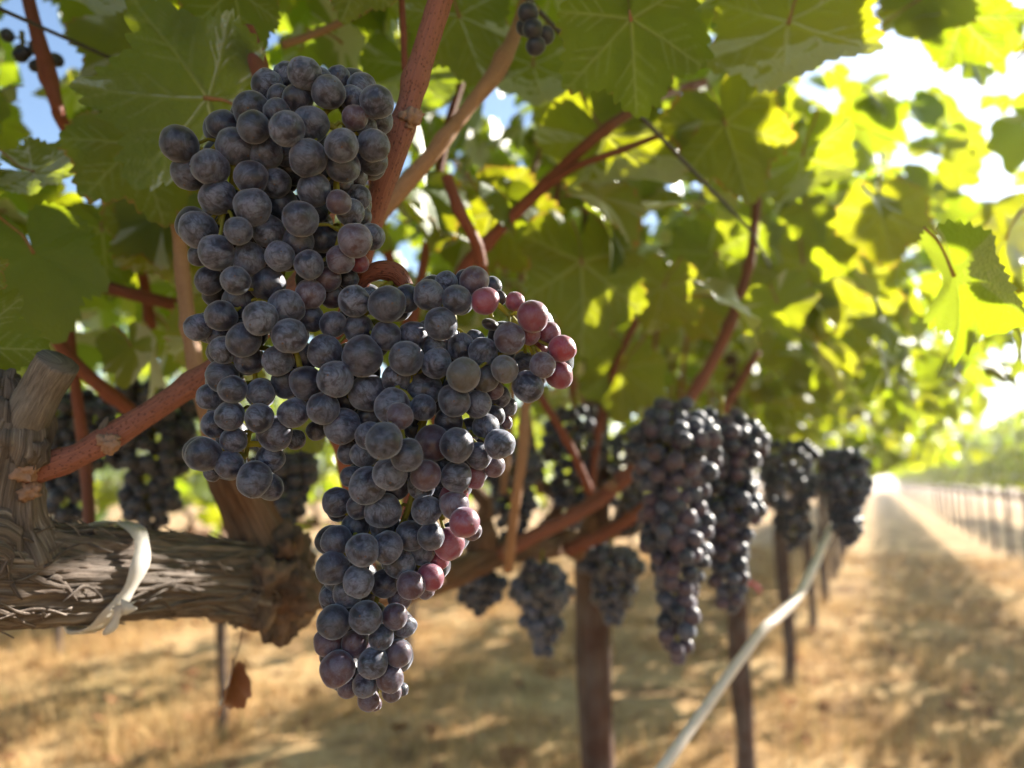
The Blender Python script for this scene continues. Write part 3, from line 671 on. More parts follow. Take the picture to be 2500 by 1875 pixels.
def far_crowns(half, n, low, seed, lo=1.13, shoots=0, fringe=0):
    g = random.Random(seed); items = []
    for _ in range(shoots // 8):
        bx, by, dxs, h = g.gauss(0, .3), g.uniform(-.7, .7), g.gauss(0, .35), g.uniform(2.2, 2.85)
        for k in range(8):
            f = (k + g.random()) / 8; x_, y_, z_ = leaf_frame(g, g.choice((-1, 1)))
            items.append(frame_matrix(Vector((bx + dxs * f * f + g.gauss(0, .05), by + g.gauss(0, .06), 1.9 + (h - 1.9) * f)), x_, y_, z_, g.uniform(.04, .07)))
    for _ in range(fringe):
        x_, y_, z_ = leaf_frame(g, 1)
        items.append(frame_matrix(Vector((g.uniform(.5, 1.0), g.uniform(-.74, .74), g.uniform(1.2, 1.85))), x_, y_, z_, g.uniform(.04, .07)))
    for _ in range(n):
        dx, z = canopy_point(g, half, lo); y = g.uniform(-.76, .76); s = 1 if dx > 0 else -1
        x_, y_, z_ = leaf_frame(g, s)
        items.append(frame_matrix(Vector((dx, y, z)), x_, y_, z_, g.uniform(.050, .085)))
    return leaf_mass('vine_crown', items, low, M['leaf_far'])
CROWN_N = [far_crowns(.50, 520, LOWM, s) for s in (21, 22, 23)]
CROWN_W = [far_crowns(.78, 600, LOWM, s, fringe=190) for s in (41, 42)]
CROWN_R = [far_crowns(.55, 430, LOWM, s, shoots=64) for s in (43, 44, 45)]
CROWN_S = [far_crowns(.40, 140, LOWM, s, .92) for s in (54, 55, 56)]
CROWN_B = [far_crowns(.50, 640, LOWM, s, .86) for s in (51, 52, 53)]
CROWN_F = [far_crowns(.50, 400, LOW, s) for s in (31, 32, 33)]
def far_vine(label, x, y, k, group, near=False, wide=False, back=False, sparse=False, tall=False):
    root = thing('grapevine', label, 'grapevine', (x, y, 0), group)
    root.rotation_euler = (0, 0, 0 if wide else math.pi * (k % 2))
    obj('trunk', TRUNKS[k % 3], root); obj('cordon', ARMS[k % 2], root)
    c = obj('crown', CROWN_S[k % 3] if sparse else CROWN_R[k % 3] if tall else CROWN_B[k % 3] if back else CROWN_W[k // 2 % 2] if wide else (CROWN_N if near else CROWN_F)[k % 3], root); c['kind'] = 'stuff'
    return root
for i in range(4, 45):
    far_vine('grapevine in the row of the foreground bunches, %s vine from the camera' % ORD[i], ROW_X, T0 + STEP * i, i, 'vines in the near row', i < 8, i < 16)
RX = ROW_X + 2.02
for i in range(0, 45):
    far_vine('grapevine in the row across the sunlit aisle, %s along from the camera' % ORD[i], RX, T0 + .5 + STEP * i, i + 1, 'vines across the aisle', tall=i > 3).scale = (.72, 1, .86)
for i in range(4, 19):
    far_vine('grapevine two rows across behind the aisle row, %s along from the camera' % ORD[i], RX + 2.02, T0 + STEP * i, i, 'vines two rows across')
for i in range(0, 10):
    far_vine('grapevine in the next row behind the old cordon, %s along' % ORD[i], ROW_X - 2.02, T0 + 1.05 + STEP * (i - 1), i, 'vines in the row behind', back=True, sparse=True).scale = (1, 1, .88)
for i in range(1, 9):
    far_vine('grapevine two rows behind the old cordon, %s along' % ORD[i], ROW_X - 4.04, T0 + .3 + STEP * i, i + 1, 'vines two rows behind', back=True)
for i in range(0, 9):
    far_vine('grapevine three rows behind the old cordon, %s along' % ORD[i], ROW_X - 6.06, T0 + .9 + STEP * i, i, 'vines three rows behind', back=True)

# vines of the near row whose leaves can be told apart
def keep_leaf(p, s):
    u, v, z = view(p); d = (p - CAM).length
    if d < .30 + s: return False
    if p.y < .12 and p.x > -.62: return False          # leaves left out around the camera so sky light reaches the grapes
    if z > 0 and -350 < u < 2850 and -350 < v < 2200:
        if z < .50: return False
        if 150 < u < 1950 and z < .66: return False
        if v > 780 + 90 * (u < 1300) and z < 1.6 and u < 2000: return False
        if v + s * .8 / z * FPX > 1050 and z < 3: return False
    for hu, hv, hw in HOLES:
        if z > 0 and math.hypot(u - hu, v - hv) < hw + s * .75 / z * FPX and z < 2.4: return False
    # leaves left out toward the sun, opening gaps shaped to light chosen spots
    for q, w in GAPS:
        e = p - q; k = e.dot(SUN)
        if k > .05 and (e - SUN * k).length < w + s * .55: return False
    return True
GAPS = [(at(1320, 900, .36), .045), (at(1080, 1270, .36), .035), (at(1000, 1560, .36), .03), (at(900, 600, .36), .012), (at(320, 1420, .5), .03), (at(2000, 1500, 1.0), .05), (at(1720, 1250, .8), .05),
        (at(1680, 1780, .80), .035), (at(1790, 1640, .86), .035), (at(1900, 1530, .93), .035), (at(2000, 1390, 1.04), .035),
        (at(1200, 300, .80), .025), (at(1000, 220, .72), .02), (at(1330, 480, .85), .02), (at(300, 860, 1.2), .04),
        (at(2350, 150, 1.0), .05), (at(2420, 480, 1.4), .09), (at(2300, 700, 1.8), .09), (at(2150, 300, 1.1), .03), (at(450, 620, .8), .015), (at(330, 360, .60), .008), (at(150, 330, .62), .012)]
HOLES = [(1010, 190, 15), (1240, 250, 20), (610, 110, 15), (2230, 160, 20), (2075, 110, 0), (70, 110, 25), (110, 290, 20)]
vines = []
for i in range(4):
    g = random.Random(100 + i)
    y0 = T0 + STEP * i
    lab = ['grapevine with shaggy grey cordon and thick red canes, nearest the camera', 'grapevine with the brown trunk beside the first post in the near row',
           'grapevine with its trunk beside the pink-taped post in the near row', 'grapevine in the near row, next beyond the pink-taped post'][i]
    root = thing('grapevine', lab, 'grapevine', (ROW_X, y0, 0), 'vines in the near row'); vines.append(root)
    tr = obj('trunk', TRUNKS[i % 3], root)
    if i: obj('cordon', ARMS[i % 2], root)
    items = []; tries = 0; half = .86 if i < 3 else .7
    target = 900 if i < 3 else 780
    while len(items) < target and tries < 14000:
        tries += 1
        dx, z = canopy_point(g, half, 1.14); y = g.uniform(-.73, .73)
        p = Vector((ROW_X + dx, y0 + y, z)); s = g.uniform(.036, .070)
        if not keep_leaf(p, s): continue
        x_, y_, z_ = leaf_frame(g, 1 if dx > 0 else -1)
        items.append((p, frame_matrix(Vector((dx, y, z)), x_, y_, z_, s)))
    for _ in range(370 if i < 3 else 240):  # upper leaf layer, mostly out of view, added to shade what hangs below
        dx = g.uniform(-.95, .95); z = g.uniform(1.52, 2.12) - .12 * dx * dx; y = g.uniform(-.75, .75)
        p = Vector((ROW_X + dx, y0 + y, z)); s = g.uniform(.055, .088)
        if not keep_leaf(p, s): continue
        x_, y_, z_ = leaf_frame(g, 1 if dx > 0 else -1)
        items.append((p, frame_matrix(Vector((dx, y, z)), x_, y_, z_, s)))
    def rank(it):
        u, v, z = view(it[0]); return (0 if (z > 0 and -200 < u < 2700 and -300 < v < 1400) else 1, (it[0] - CAM).length)
    items.sort(key=rank)
    nind = 265 if i == 0 else 285
    for p, mx in items[:nind]:
        o = bpy.data.objects.new('leaf', g.choice(MID)); o.matrix_basis = mx; link(o, root)
    f = obj('foliage', leaf_mass('foliage', [mx for _, mx in items[nind:]], LOWM, M['leaf_far']), root); f['kind'] = 'stuff'
    for k in range(9):
        y = -.62 + .155 * k + g.gauss(0, .03)
        pth = cane_path(g, y, g.choice((-1, 1)))
        if i == 0 and any(0 < view(Vector((ROW_X + q[0], y0 + q[1], q[2])))[2] < .62 and -100 < view(Vector((ROW_X + q[0], y0 + q[1], q[2])))[0] < 2600 for q in smooth_path(pth, 3)): continue
        obj('cane', Tubes().add(smooth_path(pth, 4), seg=7).mesh('cane', [M[g.choice(('cane_dark', 'cane_tan', 'cane'))]]), root)

# leaves that stand out one by one in the photograph: base of blade, tip, distance, roll towards the camera, mesh
HEROES = [
    (1540, 45, 1580, 335, .50, .52, (.1, .1), 0), (1925, 55, 1905, 330, .62, .60, (-.1, -.1), 1), (1480, 330, 1650, 540, .80, .77, (.5, .1), 3),
    (1770, 300, 1850, 520, .78, .78, (.3, .2), 2), (1960, 380, 1950, 570, .90, .88, (-.5, .1), 1), (2350, 45, 2440, 190, .80, .80, (.2, .6), 0),
    (2150, 520, 2170, 690, 1.0, 1.0, (.2, .2), 0),
    (570, -30, 440, 128, .52, .50, (.1, -.2), 0), (510, 240, 215, 255, .50, .52, (0, .35), 1), (330, 350, 440, 560, .56, .55, (.3, .2), 0),
    (215, -30, 235, 95, .56, .55, (.2, .2), 3), (-80, 850, 125, 830, .43, .425, (.05, .25), 0), (-60, 930, 60, 940, .425, .42, (.1, -.1), 1), (-60, 660, 20, 700, .43, .43, (.1, .1), 0),
    (740, 1040, 790, 1130, .62, .61, (.2, .1), 0), (880, -60, 830, 60, .52, .50, (-.2, .2), 2), (1000, 160, 1100, 330, .75, .74, (.3, .3), 1),
    (250, 560, 260, 740, .72, .70, (-.2, .2), 1), (420, 560, 470, 780, .70, .69, (.1, .2), 3),
    (80, 420, 260, 440, .55, .56, (.0, .95), 1), (1200, 520, 1330, 700, .85, .85, (.2, .2), 0), (1420, 640, 1440, 900, .82, .80, (.5, .1), 2), (1620, 700, 1590, 850, .95, .95, (-.2, .1), 1),
    (1120, 40, 1190, 250, .62, .62, (.3, .2), 2), (1300, 160, 1330, 330, .70, .68, (.2, .3), 1), (1750, 620, 1800, 820, 1.05, 1.05, (.3, .2), 0), (1960, 640, 1990, 860, 1.2, 1.2, (.2, .1), 3),
    (1520, 900, 1500, 1060, 1.1, 1.1, (.2, .1), 1), (1350, 820, 1390, 960, 1.0, 1.0, (.1, .1), 0), (2060, 700, 2100, 900, 1.6, 1.6, (.2, .2), 2), (40, 640, 90, 740, .75, .75, (.2, .2), 0)]
V0 = vines[0]
hg = random.Random(77)
for (u0, v0, u1, v1, d0, d1, roll, k) in HEROES:
    a, b = at(u0, v0, d0), at(u1, v1, d1)
    y = b - a; s = y.length * .87; y.normalize()
    n = (CAM - (a + b) / 2).normalized() + RGT * roll[0] + UPV * roll[1]
    if hg.random() < .6: n = -n           # most show their paler underside
    n = (n - y * n.dot(y)).normalized(); x = y.cross(n)
    par = V0 if a.y < .55 else vines[1]
    o = bpy.data.objects.new('leaf', HERO[k]); o.matrix_basis = frame_matrix(a - par.location, x, y, n, s); link(o, par)

# ------------------------------------------------------------------ the old wood of the nearest vine
loc0 = V0.location
def rel(u, v, d, r=None):
    p = at(u, v, d) - loc0
    return (p.x, p.y, p.z) if r is None else (p.x, p.y, p.z, r)
T = Tubes()
cord = [(0.0, -.10, .93, .030), rel(-350, 1390, .37, .031), rel(-150, 1393, .405, .031), rel(0, 1398, .435, .032), rel(150, 1402, .467, .0295), rel(300, 1402, .504, .0285), rel(450, 1405, .55, .0275), rel(560, 1412, .585, .029),
        rel(610, 1418, .60, .0335), rel(665, 1428, .622, .030), rel(705, 1430, .64, .021), rel(740, 1428, .66, .0145), rel(800, 1428, .70, .0135), rel(1000, 1402, .83, .013), rel(1150, 1388, .95, .013), (0, .73, .955, .012)]
def shaggy(L, c, s, r):
    q = ridge_disp(3, .0060, 2.4, 5.0)(L, c, s, r)
    w = noise.noise(Vector((c * 3, s * 3, L * 14)))
    f1 = 1 - abs(noise.noise(Vector((c * 7 + w * .6, s * 7, L * 13 + 4)))) * 2.6
    f2 = 1 - abs(noise.noise(Vector((c * 17 + w, s * 17, L * 26)))) * 2.6
    plate = .0022 if noise.noise(Vector((c * 2.1 + 9, s * 2.1, L * 11))) > .08 else 0.0
    return q + .0022 * f1 + .0014 * f2 + plate * .7 - .0045
T.add(smooth_path(cord, 30), seg=150, disp=shaggy)
cordon0 = obj('cordon', T.mesh('old_cordon', [M['bark']]), V0)
T = Tubes()
T.add(smooth_path([rel(10, 1400, .435, .030), rel(-15, 1290, .435, .026), rel(-5, 1180, .432, .021), rel(15, 1090, .428, .020), rel(35, 1020, .425, .019), rel(48, 975, .422, .012)], 10), seg=48, disp=ridge_disp(9, .0055, 2.6, 7))
T.blob(rel(20, 1060, .425), .020, sq=(1.1, 1, 1.2), rough=.4, seed=4, nu=30, nv=20).blob(rel(10, 950, .42), .010, rough=.5, seed=5).blob(rel(75, 1105, .42), .008, rough=.6, seed=6)
obj('spur', T.mesh('old_spur', [M['bark']]), V0)
T = Tubes().add(smooth_path([rel(40, 1070, .425, .012), rel(75, 1000, .42, .0115), rel(105, 945, .418, .0105), rel(143, 882, .415, .0108)], 8), seg=32, disp=ridge_disp(5, .0012, 3, 30))
obj('pruned_stub', T.mesh('pruned_stub', [M['grey_wood']]), V0)
T = Tubes()
T.add(smooth_path([rel(665, 1420, .622, .030), rel(645, 1340, .618, .023), rel(615, 1265, .612, .0185), rel(585, 1205, .605, .0172), rel(560, 1150, .60, .0165), rel(545, 1080, .60, .013)], 10), seg=48, disp=ridge_disp(12, .0045, 2.4, 9))
T.blob(rel(662, 1422, .61), .0375, sq=(1, 1, 1.06), rough=.42, seed=9, nu=90, nv=60, mi=1)
for k, (u, v, r) in enumerate([(690, 1480, .006), (705, 1460, .005), (610, 1480, .007), (720, 1400, .008), (640, 1500, .010), (600, 1380, .009), (700, 1340, .007)]): T.blob(rel(u, v, .590), r, rough=.8, seed=20 + k, mi=k % 2)
obj('spur', T.mesh('knobbly_spur', [M['bark_red'], M['bark_knob']]), V0)
# peeling strips of bark on the cordon
bg_ = random.Random(14)
path = [Vector(p[:3]) for p in smooth_path(cord, 14)]; prad = [p[3] for p in smooth_path(cord, 14)]
def bark_strip(i0, ang, ln, w, lift):
    V, F, UV = [], [], []
    n = 9
    for k in range(n):
        f = k / (n - 1); i = i0 + f * ln; ia = int(i); fr = i - ia
        if ia + 1 >= len(path): break
        p = path[ia].lerp(path[ia + 1], fr); t = (path[ia + 1] - path[ia]).normalized(); r = prad[ia] + .0012
        side = t.cross(Vector((0, 0, 1))).normalized(); up = side.cross(t)
        a = ang + .25 * math.sin(f * 3 + i0)
        d = side * math.cos(a) + up * math.sin(a); e = t.cross(d)
        rr = r + lift * (abs(2 * f - 1) ** 3) * .006 + .0012 * math.sin(f * 9 + ang)
        ww = w * (1 - .75 * abs(2 * f - 1) ** 2)
        for sgn in (-1, 1):
            V += [p + d * rr + e * ww * sgn, p + d * (rr - .0009) + e * ww * sgn]; UV += [(sgn * .03, f * ln * .01)] * 2
    m_ = len(V) // 4
    for k in range(m_ - 1):
        b = 4 * k
        F += [(b, b + 2, b + 6, b + 4), (b + 1, b + 5, b + 7, b + 3), (b, b + 4, b + 5, b + 1), (b + 2, b + 3, b + 7, b + 6)]
    F += [(0, 1, 3, 2), (4 * m_ - 4, 4 * m_ - 2, 4 * m_ - 1, 4 * m_ - 3)]
    return mesh('bark_strip', V, F, M['bark'], uv=UV)
for k in range(110):
    i0 = bg_.uniform(24, 118)
    obj('bark_strip', bark_strip(i0, bg_.uniform(-3.3, .9) if bg_.random() < .75 else bg_.uniform(.9, 2.2), bg_.uniform(6, 26), bg_.uniform(.0006, .0026), bg_.uniform(.1, .9)), cordon0)

# canes that stand out one by one: photograph pixel, distance, radius in mm
def cane(pts, material, parent, name='cane', seg=20, buds=(), n=8):
    T = Tubes(); q = []
    for (u, v, d, r) in pts:
        p = at(u, v, d) - parent.location; q.append((p.x, p.y, p.z, r / 1000))
    rd = ridge_disp(len(pts) + pts[0][0], q[0][3] * .10, 2, 30); ph = (pts[0][0] % 17) / 17 * .085
    def node(L, c, s, r): return rd(L, c, s, r) + r * .22 * math.exp(-(((L + ph) % .085 - .042) / .007) ** 2) * (1 + .5 * c)
    T.add(smooth_path(q, n * 2), seg=seg, disp=node)
    o = obj(name, T.mesh(name, [M[material]]), parent)
    for j, (u, v, d, r) in enumerate(buds):
        p = at(u, v, d) - parent.location
        B = Tubes(); B.blob((0, 0, 0), r / 1000, sq=(1, 1, 1.0), rough=.7, seed=j + u, nu=18, nv=12).blob(Vector((.6, .2, .35)) * r / 1000, r / 1400, rough=.7, seed=j + 3 + u)
        b = obj('bud', B.mesh('bud', [M['bud']]), o); b.location = p
    return o
V1_ = vines[1]
cane([(1100, -90, .405, 6.6), (1072, 10, .405, 6.4), (1035, 130, .405, 6.4), (1000, 250, .405, 6.3), (985, 300, .405, 7.4), (965, 365, .405, 6.6), (925, 480, .408, 6.3), (890, 590, .415, 6.2), (870, 700, .43, 6.0), (820, 900, .47, 6.5), (850, 1150, .55, 7), (900, 1390, .74, 7)], 'cane', V0, buds=[(1008, 287, .399, 4.2), (1000, 305, .401, 3.2), (985, 285, .398, 3.0)])
cane([(1300, -60, .60, 5.0), (1262, 70, .58, 5.0), (1212, 175, .57, 6.6), (1150, 255, .56, 5.2), (1060, 370, .55, 5.6), (990, 450, .55, 6.4), (900, 560, .55, 6), (820, 700, .56, 6)], 'cane_tan', V0)
cane([(55, 1165, .428, 7.4), (110, 1143, .43, 7.0), (190, 1112, .433, 6.8), (262, 1072, .436, 7.8), (330, 1030, .44, 7.0), (420, 972, .447, 6.6), (530, 892, .455, 6.3), (640, 800, .47, 7), (760, 640, .50, 6.5), (820, 420, .52, 6)], 'cane', V0, seg=28,
     buds=[(270, 1087, .427, 4.0), (262, 1078, .428, 4.6), (60, 1150, .42, 6.0), (70, 1200, .425, 5)])
T = Tubes().add([rel(250, 1062, .435, .0034), rel(254, 1040, .433, .0026), rel(262, 1018, .431, .0006)], seg=10)
obj('thorn', T.mesh('thorn', [M['grey_wood']]), V0)
cane([(1720, 200, .86, 4.5), (1600, 240, .80, 5.0), (1460, 330, .74, 5.4), (1300, 480, .74, 6.0), (1200, 580, .74, 6.4), (1120, 680, .75, 7), (1040, 900, .80, 7), (1000, 1200, .86, 8), (980, 1400, .84, 9)], 'cane_dark', V0)
cane([(1640, 320, .80, 3.2), (1500, 372, .74, 3.4), (1400, 410, .73, 3.6), (1310, 470, .74, 4.2)], 'cane_dark', V0)
cane([(1090, 430, .66, 5.0), (1125, 520, .66, 5), (1165, 600, .68, 5.4), (1180, 680, .70, 5.5)], 'cane_dark', V0)
cane([(1170, 1378, .94, 9.5), (1280, 1320, .96, 9.4), (1400, 1258, .98, 9.2), (1480, 1205, 1.0, 10.4), (1560, 1130, 1.0, 8.6), (1650, 1020, 1.0, 8.2), (1730, 900, 1.0, 7.6), (1790, 770, 1.0, 7), (1830, 640, 1.0, 6), (1850, 480, 1.0, 5.5)], 'cane', V1_, buds=[(1490, 1185, .985, 7)])
cane([(1380, 1345, 1.08, 9.5), (1480, 1300, 1.10, 9.5), (1570, 1240, 1.12, 9), (1650, 1160, 1.15, 8), (1760, 1010, 1.2, 7), (1850, 860, 1.25, 6)], 'cane_dark', V1_)
cane([(1290, 930, .84, 5.4), (1283, 1000, .84, 5.4), (1275, 1110, .84, 6.4), (1262, 1200, .85, 5.4), (1250, 1300, .88, 6), (1240, 1390, .92, 7)], 'cane_tan', V1_)
cane([(1300, 930, .90, 4.6), (1330, 985, .90, 4.8), (1390, 1085, .92, 5), (1440, 1200, .97, 5.4)], 'cane_dark', V1_)
cane([(1555, 780, 1.1, 5), (1500, 900, 1.1, 5), (1460, 1060, 1.1, 6), (1440, 1220, 1.1, 6)], 'cane_dark', V1_)
cane([(430, 480, .58, 5), (440, 600, .58, 5.2), (447, 680, .58, 5.8), (462, 800, .58, 5.6), (478, 900, .58, 6.6), (495, 980, .58, 5.6), (530, 1100, .595, 6.4), (560, 1180, .605, 8)], 'cane_tan', V0)
cane([(-30, 640, .72, 6.2), (130, 668, .72, 6), (300, 712, .72, 6), (440, 748, .72, 5.8), (560, 780, .74, 6)], 'cane_dark', V0)
cane([(60, -40, .62, 5), (85, 60, .62, 5.2), (115, 170, .62, 6.4), (140, 260, .62, 5), (165, 320, .64, 5), (330, 620, .74, 5), (370, 800, .78, 5)], 'cane_dark', V0)
cane([(110, 780, .66, 5.4), (160, 860, .66, 5.4), (230, 930, .67, 6), (330, 1010, .70, 6)], 'cane_dark', V0)
cane([(600, 70, .50, 5.6), (622, 130, .50, 6), (640, 190, .48, 6), (660, 260, .46, 5.4)], 'cane_dark', V0)
cane([(1440, 110, .9, 3), (1250, 170, .72, 3.4), (1215, 190, .58, 3.6)], 'cane_dark', V0)
cane([(690, 110, .60, 3), (800, 70, .62, 3), (930, 0, .64, 3)], 'cane_tan', V0)
cane([(978, -40, .52, 2.2), (984, 60, .52, 2.2), (988, 170, .52, 2.2)], 'cane_dark', V0)
cane([(815, 640, .385, 3.4), (868, 690, .372, 4.0), (895, 672, .368, 4.2), (930, 660, .368, 4.4), (965, 668, .37, 4.2), (990, 700, .372, 3.8), (1005, 750, .375, 3.2)], 'cane_dark', V0, name='bunch_stalk')
cane([(170, 800, .70, 4), (180, 900, .70, 4.4), (192, 1000, .70, 5), (205, 1100, .70, 5), (215, 1220, .68, 5), (225, 1400, .62, 5)], 'cane_dark', V0)

# ------------------------------------------------------------------ things on and around the vines
# plastic tie round the cordon
c0, c1 = Vector(rel(222, 1402, .485)) + loc0, Vector(rel(270, 1402, .497)) + loc0
ax = (c1 - c0).normalized(); cm = (c0 + c1) / 2
side = ax.cross(Vector((0, 0, 1))).normalized(); upn = side.cross(ax)
tie = thing('plastic_tie', 'white plastic tie wrapped round the shaggy cordon', 'tie', cm)
def ribbon(rows, th):
    V, F = [], []
    for (p, e, n) in rows: V += [p - e + n * th, p + e + n * th, p + e - n * th, p - e - n * th]
    for k in range(len(rows) - 1):
        b = 4 * k
        for j in range(4): F.append((b + j, b + (j + 1) % 4, b + 4 + (j + 1) % 4, b + 4 + j))
    F += [(3, 2, 1, 0), tuple(4 * (len(rows) - 1) + j for j in range(4))]
    return V, F
rows = []
for k in range(49):
    a = -1.9 + 2 * math.pi * 1.06 * k / 48
    d = side * math.cos(a) + upn * math.sin(a)
    rr = .0348 + .0008 * math.sin(a * 3) + .0012 * k / 48
    sh = .006 * math.sin(a) + .002 * math.sin(2 * a)
    rows.append((d * rr + ax * sh, ax * (.0064 - .0010 * math.cos(a * 2) + .0012 * math.sin(a * 7)), d))
obj('band', mesh('tie_band', *ribbon(rows, .0005), M['tie']), tie)
rows = []
for k, (u, v, d, w) in enumerate([(306, 1474, .462, .0075), (297, 1488, .460, .0050), (288, 1502, .460, .0030), (280, 1515, .460, .0030), (274, 1527, .460, .0042), (269, 1537, .460, .0048), (264, 1546, .460, .0036), (261, 1550, .460, .0012)]):
    rows.append((at(u, v, d) - cm, (RGT * .94 + UPV * .25) * w, -FWD))
obj('tail', mesh('tie_tail', *ribbon(rows, .0004), M['tie']), tie)
rows = []
for k, (u, v, d, w) in enumerate([(296, 1482, .459, .0050), (310, 1484, .459, .0042), (322, 1486, .459, .0022), (334, 1486, .459, .0006)]):
    rows.append((at(u, v, d) - cm, UPV * w, -FWD))
obj('tail', mesh('tie_tail', *ribbon(rows, .0004), M['tie']), tie)
# white cord under the cordon
T = Tubes().add(smooth_path([tuple(at(u, v, d)) for u, v, d in [(-500, 1540, .34), (-200, 1522, .385), (0, 1506, .425), (140, 1495, .455), (280, 1484, .487), (420, 1480, .53), (560, 1490, .58), (660, 1500, .62)]], 5), rad=.0026, seg=10)
thing('support_cord', 'thin white cord running along the underside of the shaggy cordon', 'cord', (0, 0, 0), None, T.mesh('support_cord', [M['white']]))
# trellis wires
def wire(pts, r, label):
    T = Tubes().add([tuple(p) for p in pts], rad=r, seg=8)
    thing('trellis_wire', label, 'wire', (0, 0, 0), 'trellis wires', T.mesh('trellis_wire', [M['wire']]))
wire([Vector((-.58, -1.2, 1.42)), Vector((-.58, -.2, 1.405)), at(0, 22, .546), at(300, 155, .635), Vector((-.58, 2, 1.40)), Vector((-.58, 7, 1.42)), Vector((-.58, 33, 1.42))], .0016, 'dark wire sloping down behind the leaves above the cordon')
wa, wb = at(1290, 0, .56), at(1830, 560, .80)
wire([wa + (wa - wb) * .9, wa, wb, Vector((-.2, 3.2, 1.6)), Vector((-.30, 33, 1.6))], .0020, 'dark wire slanting past the big hanging leaves above the pink berries')
# pale hose
T = Tubes()
T.add(smooth_path([(*at(u, v, d), r / 1000) for u, v, d, r in [(1440, 2120, .70, 5.6), (1617, 1875, .76, 5.6), (1735, 1711, .82, 5.6), (1852, 1550, .88, 5.6), (1890, 1514, .91, 6.2), (1946, 1460, .96, 5.8), (1978, 1402, 1.0, 6.2), (2004, 1345, 1.05, 5.8), (2030, 1290, 1.10, 5.6), (2040, 1262, 1.15, 4)]], 8), seg=16, disp=ridge_disp(2, .0012, 1.5, 20))
thing('hose', 'pale whitish hose slanting across the sunlit ground in front of the dark posts', 'hose', (0, 0, 0), None, T.mesh('hose', [M['hose']]))
# stakes
def stake_mesh(seed):
    return Tubes().add(smooth_path([(0, 0, -.1, .024), (.006, .003, .3, .0225), (-.004, .004, .7, .022), (.002, 0, 1.15, .0215), (0, 0, 1.62, .021)], 4), seg=10, disp=ridge_disp(seed, .007, 2.0, 7)).mesh('stake', [M['stake']])
SM = [stake_mesh(1), stake_mesh(2)]
SL = ['dark brown wooden post below the blurred bunches, nearest the camera', 'dark brown post with a pink tape tied round it', 'dark post just beyond the pink-taped one']
for i in range(1, 14):
    lab = SL[i - 1] if i < 4 else 'dark wooden post in the near row, %s from the camera' % ORD[i - 1]
    o = thing('wooden_post', lab, 'post', (ROW_X + .012, T0 + STEP * i + .005, 0), 'posts of the near row', SM[i % 2])
for i in range(4, 18):
    thing('wooden_post', 'dark post of the row across the sunlit aisle, %s along from the camera' % ORD[i], 'post', (RX, T0 + .45 + STEP * i, 0), 'posts across the aisle', SM[i % 2]).scale = (1, 1, .87)
T = Tubes(); p2 = Vector((ROW_X + .012, T0 + STEP * 2 + .005, 0)); zt = .70
T.add([(p2.x + .032 * math.cos(a), p2.y + .032 * math.sin(a), zt + .004 * math.sin(a * 2)) for a in np.linspace(0, 6.283, 21)], rad=.006, seg=6)
T.add(smooth_path([(p2.x + .03, p2.y - .01, zt, .004), (p2.x + .055, p2.y - .02, zt - .005, .006), (p2.x + .075, p2.y - .02, zt - .03, .004)], 4), seg=6)
thing('marking_tape', 'pink marking tape tied round a dark post', 'tape', (0, 0, 0), None, T.mesh('marking_tape', [M['tape']]))
# withered leaf on a thread
lf = thing('withered_leaf', 'crumpled dry brown leaf dangling on a thread below the knobbly spur', 'leaf', at(560, 1640, .58))
P, F, _, _ = leaf_data(5, 61, 8, cup=.5, fold=2.4, droop=.5, wave=.45)
ydir = (at(545, 1745, .58) - at(565, 1655, .58)); s = ydir.length * 1.05; ydir.normalize()
nn = (-FWD + RGT * .6); nn = (nn - ydir * nn.dot(ydir)).normalized()
o = obj('blade', mesh('withered_blade', [Vector((p[0] * .42, p[1], p[2] * .6)) * s for p in P], F, M['dry_leaf']), lf)
o.matrix_basis = frame_matrix(at(565, 1655, .58) - lf.location, ydir.cross(nn), ydir, nn, 1)
T = Tubes().add(smooth_path([tuple(at(u, v, d) - lf.location) for u, v, d in [(596, 1505, .60), (588, 1560, .59), (575, 1610, .585), (565, 1658, .58)]], 4), rad=.0006, seg=5)
obj('thread', T.mesh('thread', [M['cane_tan']]), lf)

# ------------------------------------------------------------------ blurred bunches further back
BG = [  # u, v of the top, distance, length px, width px, berries, label
    (1640, 985, .80, 600, 175, 150, 'big dusky bunch hanging out of focus below the slanting red cane', 'nqqd'),
    (1765, 1010, .88, 470, 160, 130, 'dark bunch with glinting berries pressed against the big dusky bunch', 'nqdd'),
    (1925, 1080, 1.35, 260, 130, 95, 'blue-black bunch above the far end of the pale hose', 'ndd'),
    (2058, 1105, 1.10, 225, 105, 75, 'blue-black bunch beside the slanting pale hose, next to the sunlit aisle', 'ndd'),
    (1325, 1380, .98, 215, 125, 70, 'brownish blurred bunch hanging below the red cane, left of the first post', 'bbnn'),
    (1495, 1335, 1.12, 180, 125, 70, 'small bunch with bright glints in front of the first post', 'nnb'),
    (1172, 1400, 1.02, 95, 105, 36, 'tiny dark bunch hanging beside the tip of the red-berried bunch', 'nd'),
    (180, 960, .90, 320, 150, 80, 'dark bunch behind the red cane, close to the grey pruned stub', 'dd'),
    (385, 930, .92, 370, 200, 120, 'large dark bunch in deep shade behind the red cane', 'dd'),
    (700, 1060, .85, 230, 150, 80, 'dark shaded bunch seen between the two foreground bunches', 'dd'),
    (1400, 1000, 1.15, 290, 150, 80, 'dim bunch behind the slanting red cane, right of the pink berries', 'bnd'),
    (1250, 1080, 1.10, 250, 130, 70, 'dim bunch in shade just behind the foreground berries', 'bnd'),
    (1530, 1060, 1.3, 240, 130, 70, 'shaded bunch tucked behind the slanting cane beside the big dusky bunch', 'bnd')]
